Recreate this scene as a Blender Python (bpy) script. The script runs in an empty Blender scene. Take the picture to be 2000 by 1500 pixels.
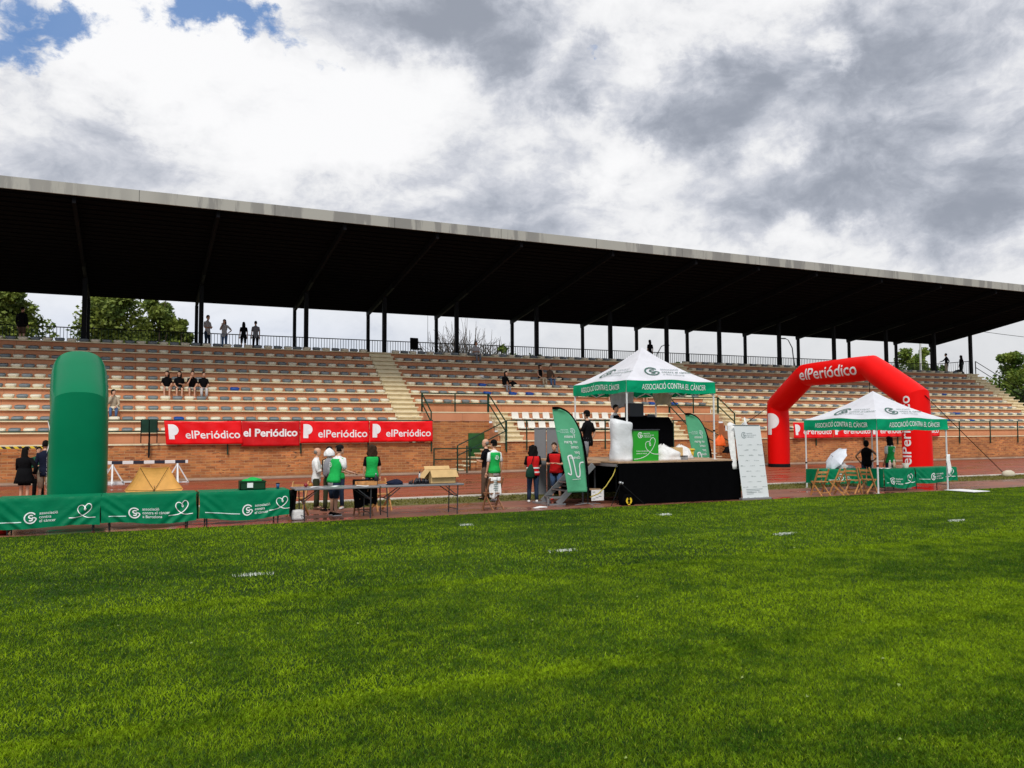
import bpy, bmesh, math, random
import numpy as np
from mathutils import Vector, Matrix, noise as mnoise
random.seed(7)
rng = np.random.default_rng(7)
sc = bpy.context.scene
C = sc.collection
PI = math.pi
# ------------------------------------------------------------------ camera
cam = bpy.data.cameras.new('camera'); cam.lens = 28.98; cam.sensor_width = 36.0; cam.clip_end = 2000; cam.clip_start = 0.1
co = bpy.data.objects.new('camera', cam); C.objects.link(co); sc.camera = co
R_ = Vector((0.90921548, -0.41630669, -0.00399372)); U_ = Vector((-0.01963079, -0.05245189, 0.99843048)); F_ = Vector((0.41586276, 0.90771005, 0.0558625))
R_ = -U_.cross(F_).normalized() if U_.cross(F_).dot(R_) < 0 else U_.cross(F_).normalized()
R_ = F_.cross(U_).normalized()
co.matrix_world = Matrix(((R_.x, U_.x, -F_.x, 0), (R_.y, U_.y, -F_.y, 0), (R_.z, U_.z, -F_.z, 2.1), (0, 0, 0, 1)))
# ------------------------------------------------------------------ view, sun, sky
sc.view_settings.view_transform = 'Standard'; sc.view_settings.look = 'None'; sc.view_settings.gamma = 1.0
sc.view_settings.exposure = 0.0
SUN_EL, SUN_AZ = math.radians(48), math.radians(205)     # sun behind the camera, veiled by cloud
sd = bpy.data.lights.new('sun', 'SUN'); sd.energy = 2.3; sd.angle = math.radians(16); sd.color = (1.0, 0.95, 0.87)
so = bpy.data.objects.new('sun', sd); C.objects.link(so)
to_sun = Vector((math.sin(SUN_AZ) * math.cos(SUN_EL), math.cos(SUN_AZ) * math.cos(SUN_EL), math.sin(SUN_EL)))
so.rotation_euler = to_sun.to_track_quat('Z', 'Y').to_euler()

class NT:
    """small helper round a node tree"""
    def __init__(s, tree):
        s.t = tree; s.n = tree.nodes; s.l = tree.links
    def node(s, typ, **kw):
        n = s.n.new(typ)
        for k, v in kw.items():
            setattr(n, k, v)
        return n
    def put(s, sock, v):
        if hasattr(v, 'is_output') or isinstance(v, bpy.types.NodeSocket): s.l.new(v, sock)
        elif isinstance(v, (tuple, list)) and sock.type == 'RGBA' and len(v) == 3: sock.default_value = (*v, 1)
        else: sock.default_value = v
    def math(s, op, a, b=0.0, c=None, clamp=False):
        n = s.node('ShaderNodeMath', operation=op, use_clamp=clamp); s.put(n.inputs[0], a); s.put(n.inputs[1], b)
        if c is not None: s.put(n.inputs[2], c)
        return n.outputs[0]
    def vmath(s, op, a, b=(0, 0, 0)):
        n = s.node('ShaderNodeVectorMath', operation=op); s.put(n.inputs[0], a)
        if op == 'SCALE': s.put(n.inputs['Scale'], b)
        else: s.put(n.inputs[1], b)
        return n.outputs[1] if op in ('DOT_PRODUCT', 'LENGTH') else n.outputs[0]
    def mix(s, fac, a, b, blend='MIX'):
        n = s.node('ShaderNodeMix', data_type='RGBA', blend_type=blend); s.put(n.inputs[0], fac); s.put(n.inputs[6], a); s.put(n.inputs[7], b)
        return n.outputs[2]
    def ramp(s, x, lo, hi, a=0.0, b=1.0, smooth=True):
        n = s.node('ShaderNodeMapRange', interpolation_type='SMOOTHSTEP' if smooth else 'LINEAR'); n.clamp = True
        s.put(n.inputs[0], x); s.put(n.inputs[1], lo); s.put(n.inputs[2], hi); s.put(n.inputs[3], a); s.put(n.inputs[4], b)
        return n.outputs[0]
    def noise(s, vec, scale, detail=4, rough=0.55, dist=0.0, out=0):
        n = s.node('ShaderNodeTexNoise'); s.put(n.inputs['Vector'], vec); n.inputs['Scale'].default_value = scale
        n.inputs['Detail'].default_value = detail; n.inputs['Roughness'].default_value = rough; n.inputs['Distortion'].default_value = dist
        return n.outputs[out]
    def sep(s, v):
        n = s.node('ShaderNodeSeparateXYZ'); s.put(n.inputs[0], v); return n.outputs
    def comb(s, x, y, z):
        n = s.node('ShaderNodeCombineXYZ'); s.put(n.inputs[0], x); s.put(n.inputs[1], y); s.put(n.inputs[2], z); return n.outputs[0]

def build_world():
    w = bpy.data.worlds.new('World'); sc.world = w; w.use_nodes = True
    t = NT(w.node_tree); t.n.clear()
    out = t.node('ShaderNodeOutputWorld'); bg = t.node('ShaderNodeBackground'); bg.inputs['Strength'].default_value = 1.0
    t.l.new(bg.outputs[0], out.inputs[0])
    sky = t.node('ShaderNodeTexSky', sky_type='NISHITA', sun_disc=False, sun_elevation=SUN_EL, sun_rotation=SUN_AZ)
    skyc = t.vmath('SCALE', sky.outputs[0], 0.085)
    tc = t.node('ShaderNodeTexCoord').outputs['Generated']
    d = t.vmath('NORMALIZE', tc)
    # cloud layer seen in perspective, mixed with a finer billow field over the view direction
    x, y, z = t.sep(d)
    zz = t.math('ADD', t.math('MAXIMUM', z, 0.0), 0.22)
    plane = t.comb(t.math('DIVIDE', x, zz), t.math('DIVIDE', y, zz), t.math('MULTIPLY', z, 1.5))
    warp = t.vmath('SCALE', t.vmath('SUBTRACT', t.noise(plane, 1.3, 4, 0.55, out=1), (0.5, 0.5, 0.5)), 0.16)
    dw = t.vmath('ADD', d, t.vmath('SCALE', t.vmath('SUBTRACT', t.noise(d, 7.0, 10, 0.62, out=1), (0.5, 0.5, 0.5)), 0.17))
    def blob(c, rad, soft=0.55):
        v = Vector(c).normalized()
        dist = t.vmath('LENGTH', t.vmath('MULTIPLY', t.vmath('SUBTRACT', dw, tuple(v)), (1, 1, 1.45)))
        return t.ramp(dist, rad, rad * soft * 0.3, 0.0, 1.0)
    def blobsum(lst):
        acc = 0.0
        for (c, r, a) in lst:
            acc = t.math('MULTIPLY_ADD', blob(c, r), a, acc)
        return acc
    # billows: fields over the view direction, flattened a little, with relief from an offset lookup
    q = t.vmath('MULTIPLY', d, (1.0, 1.0, 1.7))
    q = t.vmath('ADD', q, t.vmath('SCALE', t.vmath('SUBTRACT', t.noise(q, 5.0, 5, 0.6, out=1), (0.5, 0.5, 0.5)), 0.10))
    n1 = t.noise(q, 2.6, 6, 0.55)
    n2 = t.noise(t.vmath('ADD', q, (5.2, 1.3, 0)), 6.5, 12, 0.62, 0.15)
    n2b = t.noise(t.vmath('ADD', q, (5.2 - .012, 1.3 - .004, .03)), 6.5, 12, 0.62, 0.15)
    n3 = t.noise(t.vmath('ADD', q, (1.7, 8.1, 2)), 19.0, 10, 0.68, 0.1)
    relief = t.math('SUBTRACT', n2b, n2)
    # darkness of the cloud base
    dark = blobsum([((-.074, .949, .307), .17, .26), ((-.011, .970, .244), .19, .28), ((.266, .847, .461), .16, .60), ((.34, .83, .44), .12, .40), ((.463, .797, .389), .075, .62), ((.45, .815, .36), .05, .3),
                    ((.568, .739, .362), .115, .66), ((.563, .762, .321), .10, .55), ((.638, .669, .381), .15, .62), ((.727, .544, .418), .17, .66), ((.70, .60, .40), .12, .35),
                    ((.672, .693, .262), .16, .62), ((.768, .581, .271), .20, .62), ((.80, .55, .235), .13, .40), ((.373, .885, .278), .18, .34), ((.40, .82, .43), .12, .4),
                    ((.45, .85, .235), .18, .36), ((.21, .94, .23), .16, .28), ((.60, .76, .24), .12, .25)])
    bright = blobsum([((.011, .924, .382), .14, .55), ((.223, .902, .371), .16, .4), ((.655, .690, .315), .05, .55), ((.17, .93, .31), .12, .3), ((.655, .63, .41), .045, .6), ((.70, .68, .215), .06, .45), ((.51, .80, .30), .06, .4)])
    f = t.math('ADD', t.math('MULTIPLY', t.math('SUBTRACT', n1, 0.5), 0.7), t.math('MULTIPLY', t.math('SUBTRACT', n2, 0.5), 0.62))
    f = t.math('ADD', f, t.math('MULTIPLY', t.math('SUBTRACT', n3, 0.5), 0.18))
    f = t.math('ADD', f, t.math('MULTIPLY', relief, 1.9))
    f = t.math('ADD', f, t.math('SUBTRACT', t.math('MULTIPLY', dark, 0.86), bright))
    shade = t.ramp(f, -0.30, 0.95, 0.0, 1.0)
    cr = t.node('ShaderNodeValToRGB'); t.l.new(shade, cr.inputs[0])
    e = cr.color_ramp.elements
    e[0].position = 0.0; e[0].color = (0.97, 0.97, 0.98, 1)
    e[1].position = 1.0; e[1].color = (0.32, 0.35, 0.415, 1)
    k = e.new(0.26); k.color = (0.86, 0.865, 0.885, 1)
    k = e.new(0.52); k.color = (0.64, 0.66, 0.72, 1)
    k = e.new(0.78); k.color = (0.46, 0.49, 0.56, 1)
    # low band near the horizon: pale even blue-grey
    hz = t.ramp(z, 0.20, 0.07, 0.0, 0.62)
    hcol = t.mix(t.ramp(x, 0.1, 0.6, 0, 1), (0.56, 0.65, 0.82), (0.61, 0.63, 0.655))
    cloud = t.mix(hz, cr.outputs[0], hcol)
    # gaps of blue
    gaps = blobsum([((-.100, .917, .387), .085, .9), ((-.045, .914, .40), .06, .8), ((.044, .903, .427), .06, .95), ((.085, .895, .44), .06, .9), ((-.16, .9, .42), .12, .6), ((.135, .885, .445), .05, .8), ((.19, .885, .425), .045, .7), ((.215, .885, .418), .03, .5),
                    ((.47, .785, .405), .022, .9), ((.535, .74, .41), .020, .6), ((-.03, .89, .46), .07, .6)])
    g = t.math('ADD', gaps, t.math('MULTIPLY', t.math('SUBTRACT', n2, 0.5), 3.2))
    g = t.math('ADD', g, t.math('MULTIPLY', t.math('SUBTRACT', n3, 0.5), 1.8))
    gap = t.math('MULTIPLY', t.ramp(g, 0.52, 1.15, 0.0, 0.92), t.ramp(gaps, 0.04, 0.3))
    behind = t.ramp(y, 0.1, -0.2, 0.0, 0.25)
    gap = t.math('MAXIMUM', gap, behind)
    blue = t.mix(0.72, skyc, (0.13, 0.30, 0.66))
    col = t.mix(gap, cloud, blue)
    t.l.new(col, bg.inputs['Color'])
build_world()

# ------------------------------------------------------------------ materials
MATS = {}
def new_mat(name):
    m = bpy.data.materials.new(name); m.use_nodes = True
    t = NT(m.node_tree); b = t.n['Principled BSDF']; return m, t, b
def mat(name, col, rough=0.6, var=0.12, scale=3.0, bump=0.0, bscale=60.0, metal=0.0, spec=0.5, coat=0.0, trans=0.0):
    if name in MATS: return MATS[name]
    m, t, b = new_mat(name)
    tc = t.node('ShaderNodeTexCoord').outputs['Object']
    n = t.noise(tc, scale, 4)
    f = t.ramp(n, 0.3, 0.7, 1 - var, 1 + var, False)
    t.l.new(t.vmath('SCALE', tuple(col), f), b.inputs['Base Color'])
    b.inputs['Roughness'].default_value = rough; b.inputs['Metallic'].default_value = metal; b.inputs['Specular IOR Level'].default_value = spec
    if coat: b.inputs['Coat Weight'].default_value = coat; b.inputs['Coat Roughness'].default_value = 0.15
    if bump:
        bn = t.node('ShaderNodeBump'); bn.inputs['Strength'].default_value = bump; bn.inputs['Distance'].default_value = 0.02
        t.l.new(t.noise(tc, bscale, 3), bn.inputs['Height']); t.l.new(bn.outputs[0], b.inputs['Normal'])
    MATS[name] = m; return m
def fabric(name, col, rough=0.8, wr=0.35, scale=5.0):
    if name in MATS: return MATS[name]
    m, t, b = new_mat(name)
    tc = t.node('ShaderNodeTexCoord').outputs['Object']
    n = t.noise(tc, scale, 5, 0.6)
    f = t.ramp(n, 0.3, 0.7, 0.88, 1.12, False)
    t.l.new(t.vmath('SCALE', tuple(col), f), b.inputs['Base Color'])
    b.inputs['Roughness'].default_value = rough; b.inputs['Specular IOR Level'].default_value = 0.3 if max(col) > .05 else 0.08
    bn = t.node('ShaderNodeBump'); bn.inputs['Strength'].default_value = wr; bn.inputs['Distance'].default_value = 0.05
    t.l.new(t.noise(tc, scale * 1.8, 3, 0.5, 0.6), bn.inputs['Height']); t.l.new(bn.outputs[0], b.inputs['Normal'])
    MATS[name] = m; return m
def brick_mat():
    m, t, b = new_mat('brick')
    p = t.sep(t.node('ShaderNodeTexCoord').outputs['Object'])
    v = t.comb(t.math('ADD', p[0], p[1]), p[2], 0.0)
    br = t.node('ShaderNodeTexBrick'); t.l.new(v, br.inputs['Vector'])
    br.inputs['Scale'].default_value = 1.0; br.inputs['Brick Width'].default_value = 0.40; br.inputs['Row Height'].default_value = 0.118
    br.inputs['Mortar Size'].default_value = 0.013; br.inputs['Mortar Smooth'].default_value = 0.3; br.inputs['Bias'].default_value = 0.0
    br.inputs['Color1'].default_value = (0.55, 0.19, 0.055, 1); br.inputs['Color2'].default_value = (0.27, 0.085, 0.028, 1); br.inputs['Mortar'].default_value = (0.46, 0.25, 0.12, 1)
    v2 = t.comb(t.math('MULTIPLY', t.math('ADD', p[0], p[1]), 1.0), t.math('MULTIPLY', p[2], 3.2), 0)
    d1 = t.noise(v2, 3.4, 5, 0.62); d2 = t.noise(v, 0.6, 4)
    c = t.mix(t.math('MULTIPLY', t.ramp(d1, 0.56, 0.63), t.ramp(d2, 0.42, 0.62)), br.outputs[0], (0.035, 0.022, 0.018))
    c = t.mix(t.ramp(t.noise(v2, 2.1, 5, 0.6, out=0), 0.45, 0.66, 0.0, 0.5), c, (0.60, 0.28, 0.085))
    c = t.vmath('SCALE', c, t.ramp(d2, 0.3, 0.7, 0.78, 1.2, False))
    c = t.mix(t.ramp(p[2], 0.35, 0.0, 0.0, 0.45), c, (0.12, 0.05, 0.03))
    t.l.new(c, b.inputs['Base Color']); b.inputs['Roughness'].default_value = 0.85
    bn = t.node('ShaderNodeBump'); bn.inputs['Strength'].default_value = 0.5; bn.inputs['Distance'].default_value = 0.012
    t.l.new(t.math('SUBTRACT', d1, t.math('MULTIPLY', br.outputs[1], 0.8)), bn.inputs['Height']); t.l.new(bn.outputs[0], b.inputs['Normal'])
    return m
def plaster_mat():
    m, t, b = new_mat('terracotta plaster')
    p = t.node('ShaderNodeTexCoord').outputs['Object']; q = t.sep(p)
    v = t.comb(q[0], q[1], t.math('MULTIPLY', q[2], 0.35))
    n = t.noise(v, 1.1, 6, 0.6); n2 = t.noise(p, 0.35, 3)
    c = t.mix(t.ramp(n, 0.35, 0.7), (0.60, 0.258, 0.130), (0.51, 0.208, 0.100))
    c = t.mix(t.ramp(n2, 0.45, 0.7, 0, 0.6), c, (0.64, 0.29, 0.15))
    pn = t.math('LESS_THAN', t.math('FRACT', t.math('DIVIDE', q[0], 2.6)), 0.006)
    c = t.mix(t.math('MULTIPLY', pn, 0.6), c, (0.14, 0.07, 0.05))
    t.l.new(c, b.inputs['Base Color']); b.inputs['Roughness'].default_value = 0.85
    return m
def cream_mat():
    m, t, b = new_mat('cream concrete')
    p = t.node('ShaderNodeTexCoord').outputs['Object']
    n = t.noise(p, 2.3, 6, 0.6); n2 = t.noise(p, 14, 4)
    c = t.mix(t.ramp(n, 0.35, 0.75), (0.84, 0.73, 0.49), (0.72, 0.60, 0.38))
    c = t.mix(t.ramp(n2, 0.62, 0.75, 0, 0.3), c, (0.22, 0.17, 0.11))
    t.l.new(c, b.inputs['Base Color']); b.inputs['Roughness'].default_value = 0.8
    return m
def fascia_mat():
    m, t, b = new_mat('weathered fascia metal')
    p = t.sep(t.node('ShaderNodeTexCoord').outputs['Object'])
    v = t.comb(t.math('MULTIPLY', p[0], 1.0), 0.0, t.math('MULTIPLY', p[2], 0.12))
    n = t.noise(v, 0.75, 7, 0.68); n2 = t.noise(t.vmath('ADD', v, (40, 3, 0)), 0.16, 3)
    msk = t.math('MULTIPLY', t.ramp(n, 0.47, 0.53), t.ramp(n2, 0.36, 0.50))
    c = t.mix(msk, (0.40, 0.395, 0.35), (0.25, 0.245, 0.225))
    c = t.mix(t.ramp(t.noise(v, 3.5, 4), 0.66, 0.72, 0, 0.5), c, (0.60, 0.60, 0.55))
    seam = t.math('LESS_THAN', t.math('FRACT', t.math('DIVIDE', p[0], 5.45)), 0.004)
    c = t.mix(seam, c, (0.06, 0.06, 0.05))
    t.l.new(c, b.inputs['Base Color']); b.inputs['Roughness'].default_value = 0.6; b.inputs['Metallic'].default_value = 0.1
    return m
def grass_base_mat():
    m, t, b = new_mat('soil under grass')
    p = t.node('ShaderNodeTexCoord').outputs['Object']; q = t.sep(p)
    n = t.noise(p, 0.32, 5, 0.6); n2 = t.noise(p, 9, 6, 0.7); n3 = t.noise(p, 55, 3, 0.7)
    c = t.mix(t.ramp(n, 0.38, 0.62), (0.012, 0.034, 0.003), (0.030, 0.065, 0.005))
    c = t.vmath('SCALE', c, t.math('MULTIPLY', t.ramp(n2, 0.3, 0.7, 0.65, 1.25, False), t.ramp(n3, 0.3, 0.7, 0.6, 1.4, False)))
    t.l.new(c, b.inputs['Base Color']); b.inputs['Roughness'].default_value = 0.9; b.inputs['Specular IOR Level'].default_value = 0.1
    return m
def blade_mat(name, g_dark, g_light, dry):
    m, t, b = new_mat(name)
    p = t.node('ShaderNodeTexCoord').outputs['Object']; q = t.sep(p)
    pp = t.comb(q[0], q[1], 0)
    big = t.noise(t.vmath('MULTIPLY', pp, (0.45, 1.0, 1.0)), 0.42, 5, 0.6, 0.5); mid = t.noise(pp, 1.9, 7, 0.72); fine = t.noise(pp, 22, 2); fl = t.noise(t.vmath('ADD', pp, (9, 4, 0)), 70, 1)
    s = t.math('ADD', t.math('MULTIPLY', big, 0.42), t.math('MULTIPLY', mid, 0.58))
    c = t.mix(t.ramp(s, 0.37, 0.64), g_dark, g_light)
    c = t.mix(t.ramp(fl, 0.62, 0.72, 0, 0.6), c, dry)
    c = t.vmath('SCALE', c, t.ramp(fine, 0.3, 0.7, 0.45, 1.6, False))
    t.l.new(c, b.inputs['Base Color']); b.inputs['Roughness'].default_value = 0.6; b.inputs['Specular IOR Level'].default_value = 0.06
    tr = t.node('ShaderNodeBsdfTranslucent'); t.l.new(c, tr.inputs[0]); mx = t.node('ShaderNodeMixShader'); mx.inputs[0].default_value = 0.3
    t.l.new(b.outputs[0], mx.inputs[1]); t.l.new(tr.outputs[0], mx.inputs[2]); t.l.new(mx.outputs[0], t.n['Material Output'].inputs[0])
    return m
def track_mat(name, base, dark, wet=0.5, lanes=False):
    m, t, b = new_mat(name)
    p = t.node('ShaderNodeTexCoord').outputs['Object']; q = t.sep(p)
    v = t.comb(t.math('MULTIPLY', q[0], 0.35), q[1], 0)
    n = t.noise(v, 0.8, 6, 0.6, 0.3); n2 = t.noise(p, 45, 3, 0.7); n3 = t.noise(v, 2.4, 5, 0.65)
    c = t.mix(t.ramp(n, 0.35, 0.65), base, dark)
    c = t.vmath('SCALE', c, t.ramp(n2, 0.3, 0.7, 0.8, 1.2, False))
    puddle = t.ramp(t.math('ADD', t.math('MULTIPLY', n, 0.6), t.math('MULTIPLY', n3, 0.4)), 0.50 - 0.06 * wet, 0.56, 0, 1)
    if lanes:
        ln = t.math('LESS_THAN', t.math('FRACT', t.math('DIVIDE', t.math('SUBTRACT', q[1], 24.9), 1.22)), 0.03)
        ln = t.math('MULTIPLY', ln, t.math('LESS_THAN', q[1], 34.8))
        c = t.mix(t.math('MULTIPLY', ln, 0.35), c, (0.5, 0.4, 0.36))
    c = t.mix(t.math('MULTIPLY', puddle, 0.30), c, tuple(k * 0.45 for k in dark))
    t.l.new(c, b.inputs['Base Color']); t.l.new(t.ramp(puddle, 0, 1, 0.55, 0.16), b.inputs['Roughness'])
    b.inputs['Specular IOR Level'].default_value = 0.5
    bn = t.node('ShaderNodeBump'); t.l.new(t.ramp(puddle, 0, 1, 0.25, 0.02), bn.inputs['Strength']); bn.inputs['Distance'].default_value = 0.01
    t.l.new(n2, bn.inputs['Height']); t.l.new(bn.outputs[0], b.inputs['Normal'])
    return m
def leaf_mat(name, a, b2, s=0.6):
    m, t, b = new_mat(name)
    p = t.node('ShaderNodeTexCoord').outputs['Object']
    c = t.mix(t.ramp(t.noise(p, s, 4, 0.6), 0.38, 0.62), a, b2)
    c = t.vmath('SCALE', c, t.ramp(t.noise(p, 3.2, 2), 0.3, 0.7, 0.6, 1.5, False))
    t.l.new(c, b.inputs['Base Color']); b.inputs['Roughness'].default_value = 0.6; b.inputs['Specular IOR Level'].default_value = 0.3
    tr = t.node('ShaderNodeBsdfTranslucent'); t.l.new(c, tr.inputs[0]); mx = t.node('ShaderNodeMixShader'); mx.inputs[0].default_value = 0.25
    t.l.new(b.outputs[0], mx.inputs[1]); t.l.new(tr.outputs[0], mx.inputs[2]); t.l.new(mx.outputs[0], t.n['Material Output'].inputs[0])
    return m
def stripe_mat(name, a, b2, period, diag=0.0):
    m, t, b = new_mat(name)
    q = t.sep(t.node('ShaderNodeTexCoord').outputs['Object'])
    s = t.math('LESS_THAN', t.math('FRACT', t.math('DIVIDE', t.math('ADD', q[0], t.math('MULTIPLY', q[2], diag)), period)), 0.5)
    t.l.new(t.mix(s, a, b2), b.inputs['Base Color']); b.inputs['Roughness'].default_value = 0.5
    return m

BRICK = brick_mat(); PLASTER = plaster_mat(); CREAM = cream_mat(); FASCIA = fascia_mat()
SOIL = grass_base_mat()
BLACK = mat('black steel', (0.007, 0.008, 0.009), 0.6, spec=.12)
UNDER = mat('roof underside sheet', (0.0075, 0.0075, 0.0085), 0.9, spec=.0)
RAFT = mat('rafter steel', (0.009, 0.009, 0.0105), 0.8, spec=.02)
DGREEN = mat('dark green paint', (0.010, 0.042, 0.026), 0.5, 0.25, spec=.2)
WHITEP = mat('white plastic', (0.80, 0.78, 0.70), 0.45, 0.06)
CREAMP = mat('ivory seat plastic', (0.86, 0.80, 0.62), 0.45, 0.10, 0.9)
GREYP = mat('blue grey seat plastic', (0.20, 0.235, 0.255), 0.45, 0.3, 0.9)
BLUEP = mat('blue seat plastic', (0.01, 0.075, 0.36), 0.4)
POLEW = mat('white painted steel', (0.72, 0.73, 0.73), 0.35, 0.05)
TENTW = fabric('white tent canvas', (0.80, 0.81, 0.87), 0.6, 0.25, 1.3)
TENTG = fabric('green tent canvas', (0.001, 0.32, 0.145), 0.6, 0.5, 2.5); TENTG.node_tree.nodes['Principled BSDF'].inputs['Specular IOR Level'].default_value = 0.08
CLOTHG = fabric('green satin cloth', (0.0005, 0.175, 0.075), 0.45, 0.35, 2.2); CLOTHG.node_tree.nodes['Principled BSDF'].inputs['Specular IOR Level'].default_value = 0.10
INFG = mat('green inflatable vinyl', (0.0003, 0.165, 0.070), 0.30, 0.08, 0.8, spec=.08)
INFR = mat('red inflatable vinyl', (0.80, 0.003, 0.002), 0.5, 0.06, 0.8, spec=.12)
BANR = fabric('red banner vinyl', (0.82, 0.003, 0.006), 0.4, 0.6, 1.6)
BANR2 = fabric('darker red banner vinyl', (0.58, 0.003, 0.006), 0.45, 0.6, 1.6)
PRINTW = mat('white print', (0.85, 0.86, 0.86), 0.5, 0.04)
PRINTL = mat('pale green print', (0.62, 0.80, 0.76), 0.5, 0.04)
PRINTD = mat('dark green print', (0.02, 0.10, 0.075), 0.5, 0.05)
PRINTG = mat('grey print', (0.25, 0.30, 0.31), 0.5, 0.05)
FLAGG = fabric('feather flag cloth', (0.095, 0.40, 0.215), 0.6, 0.3, 2.0)
LIME = mat('bright green board', (0.015, 0.33, 0.015), 0.35, 0.05)
SKIN = mat('skin', (0.62, 0.34, 0.22), 0.5, 0.05); SKIN2 = mat('tanned skin', (0.38, 0.18, 0.10), 0.5, 0.05)
HAIRB = mat('black hair', (0.006, 0.005, 0.0045), 0.7, 0.3, 30, spec=.12); HAIRN = mat('brown hair', (0.040, 0.020, 0.010), 0.65, 0.4, 30, 0.5, 90, spec=.15); HAIRG = mat('grey hair', (0.20, 0.18, 0.16), 0.6)
WOOD = mat('varnished chair wood', (0.50, 0.235, 0.075), 0.45, 0.3, 12); WOODD = mat('brown chair wood', (0.27, 0.12, 0.055), 0.5, 0.3, 12)
PLY = mat('plywood deck', (0.42, 0.27, 0.16), 0.7, 0.2, 4)
CARD = mat('cardboard', (0.60, 0.40, 0.175), 0.8, 0.1, 6)
TABG = mat('grey table plastic', (0.20, 0.20, 0.21), 0.3, 0.12); STEELD = mat('dark steel tube', (0.03, 0.032, 0.038), 0.4)
ALU = mat('aluminium', (0.33, 0.34, 0.35), 0.35, 0.1, metal=0.6)
GREYB = mat('grey banner back', (0.20, 0.21, 0.225), 0.5, 0.1, 1.0)
SKIRT = fabric('black stage cloth', (0.003, 0.003, 0.0035), 1.0, 0.1); SKIRT.node_tree.nodes['Principled BSDF'].inputs['Specular IOR Level'].default_value = 0.0
ORANGE = fabric('orange umbrella cloth', (0.95, 0.50, 0.13), 0.6, 0.1)
def see_through(m, col, f=.5):
    t = NT(m.node_tree); tr = t.node('ShaderNodeBsdfTranslucent'); tr.inputs[0].default_value = (*col, 1); mx = t.node('ShaderNodeMixShader'); mx.inputs[0].default_value = f
    t.l.new(t.n['Principled BSDF'].outputs[0], mx.inputs[1]); t.l.new(tr.outputs[0], mx.inputs[2]); t.l.new(mx.outputs[0], t.n['Material Output'].inputs[0])
see_through(ORANGE, (0.95, 0.50, 0.13), .2); see_through(TENTW, (0.8, 0.81, 0.86), .25)
YEL = mat('yellow plastic', (0.75, 0.52, 0.02), 0.4)
def cloth(name, c): return fabric('cloth ' + name, c, 0.85, 0.3, 9)
NAVY = cloth('navy', (0.012, 0.016, 0.035)); CBLK = cloth('black', (0.005, 0.005, 0.006)); CWHT = cloth('white', (0.78, 0.78, 0.77)); VGRN = cloth('vest green', (0.008, 0.40, 0.075))
VRED = cloth('vest red', (0.62, 0.008, 0.010)); JEAN = cloth('denim', (0.075, 0.14, 0.27)); DJEAN = cloth('dark denim', (0.014, 0.030, 0.065)); BEIGE = cloth('beige', (0.46, 0.38, 0.27))
CGRY = cloth('grey', (0.22, 0.22, 0.24)); LGRY = cloth('light grey', (0.52, 0.50, 0.50)); BRN = cloth('brown', (0.10, 0.06, 0.04)); OLIVE = cloth('olive', (0.035, 0.040, 0.022)); CAMO = cloth('camo', (0.26, 0.19, 0.13))
EYE = mat('eye dark', (0.02, 0.015, 0.012), 0.3); LIP = mat('lips', (0.36, 0.11, 0.09), 0.5)
BARK = mat('bark', (0.075, 0.055, 0.04), 0.9, 0.3, 8, 0.6, 30)

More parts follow.
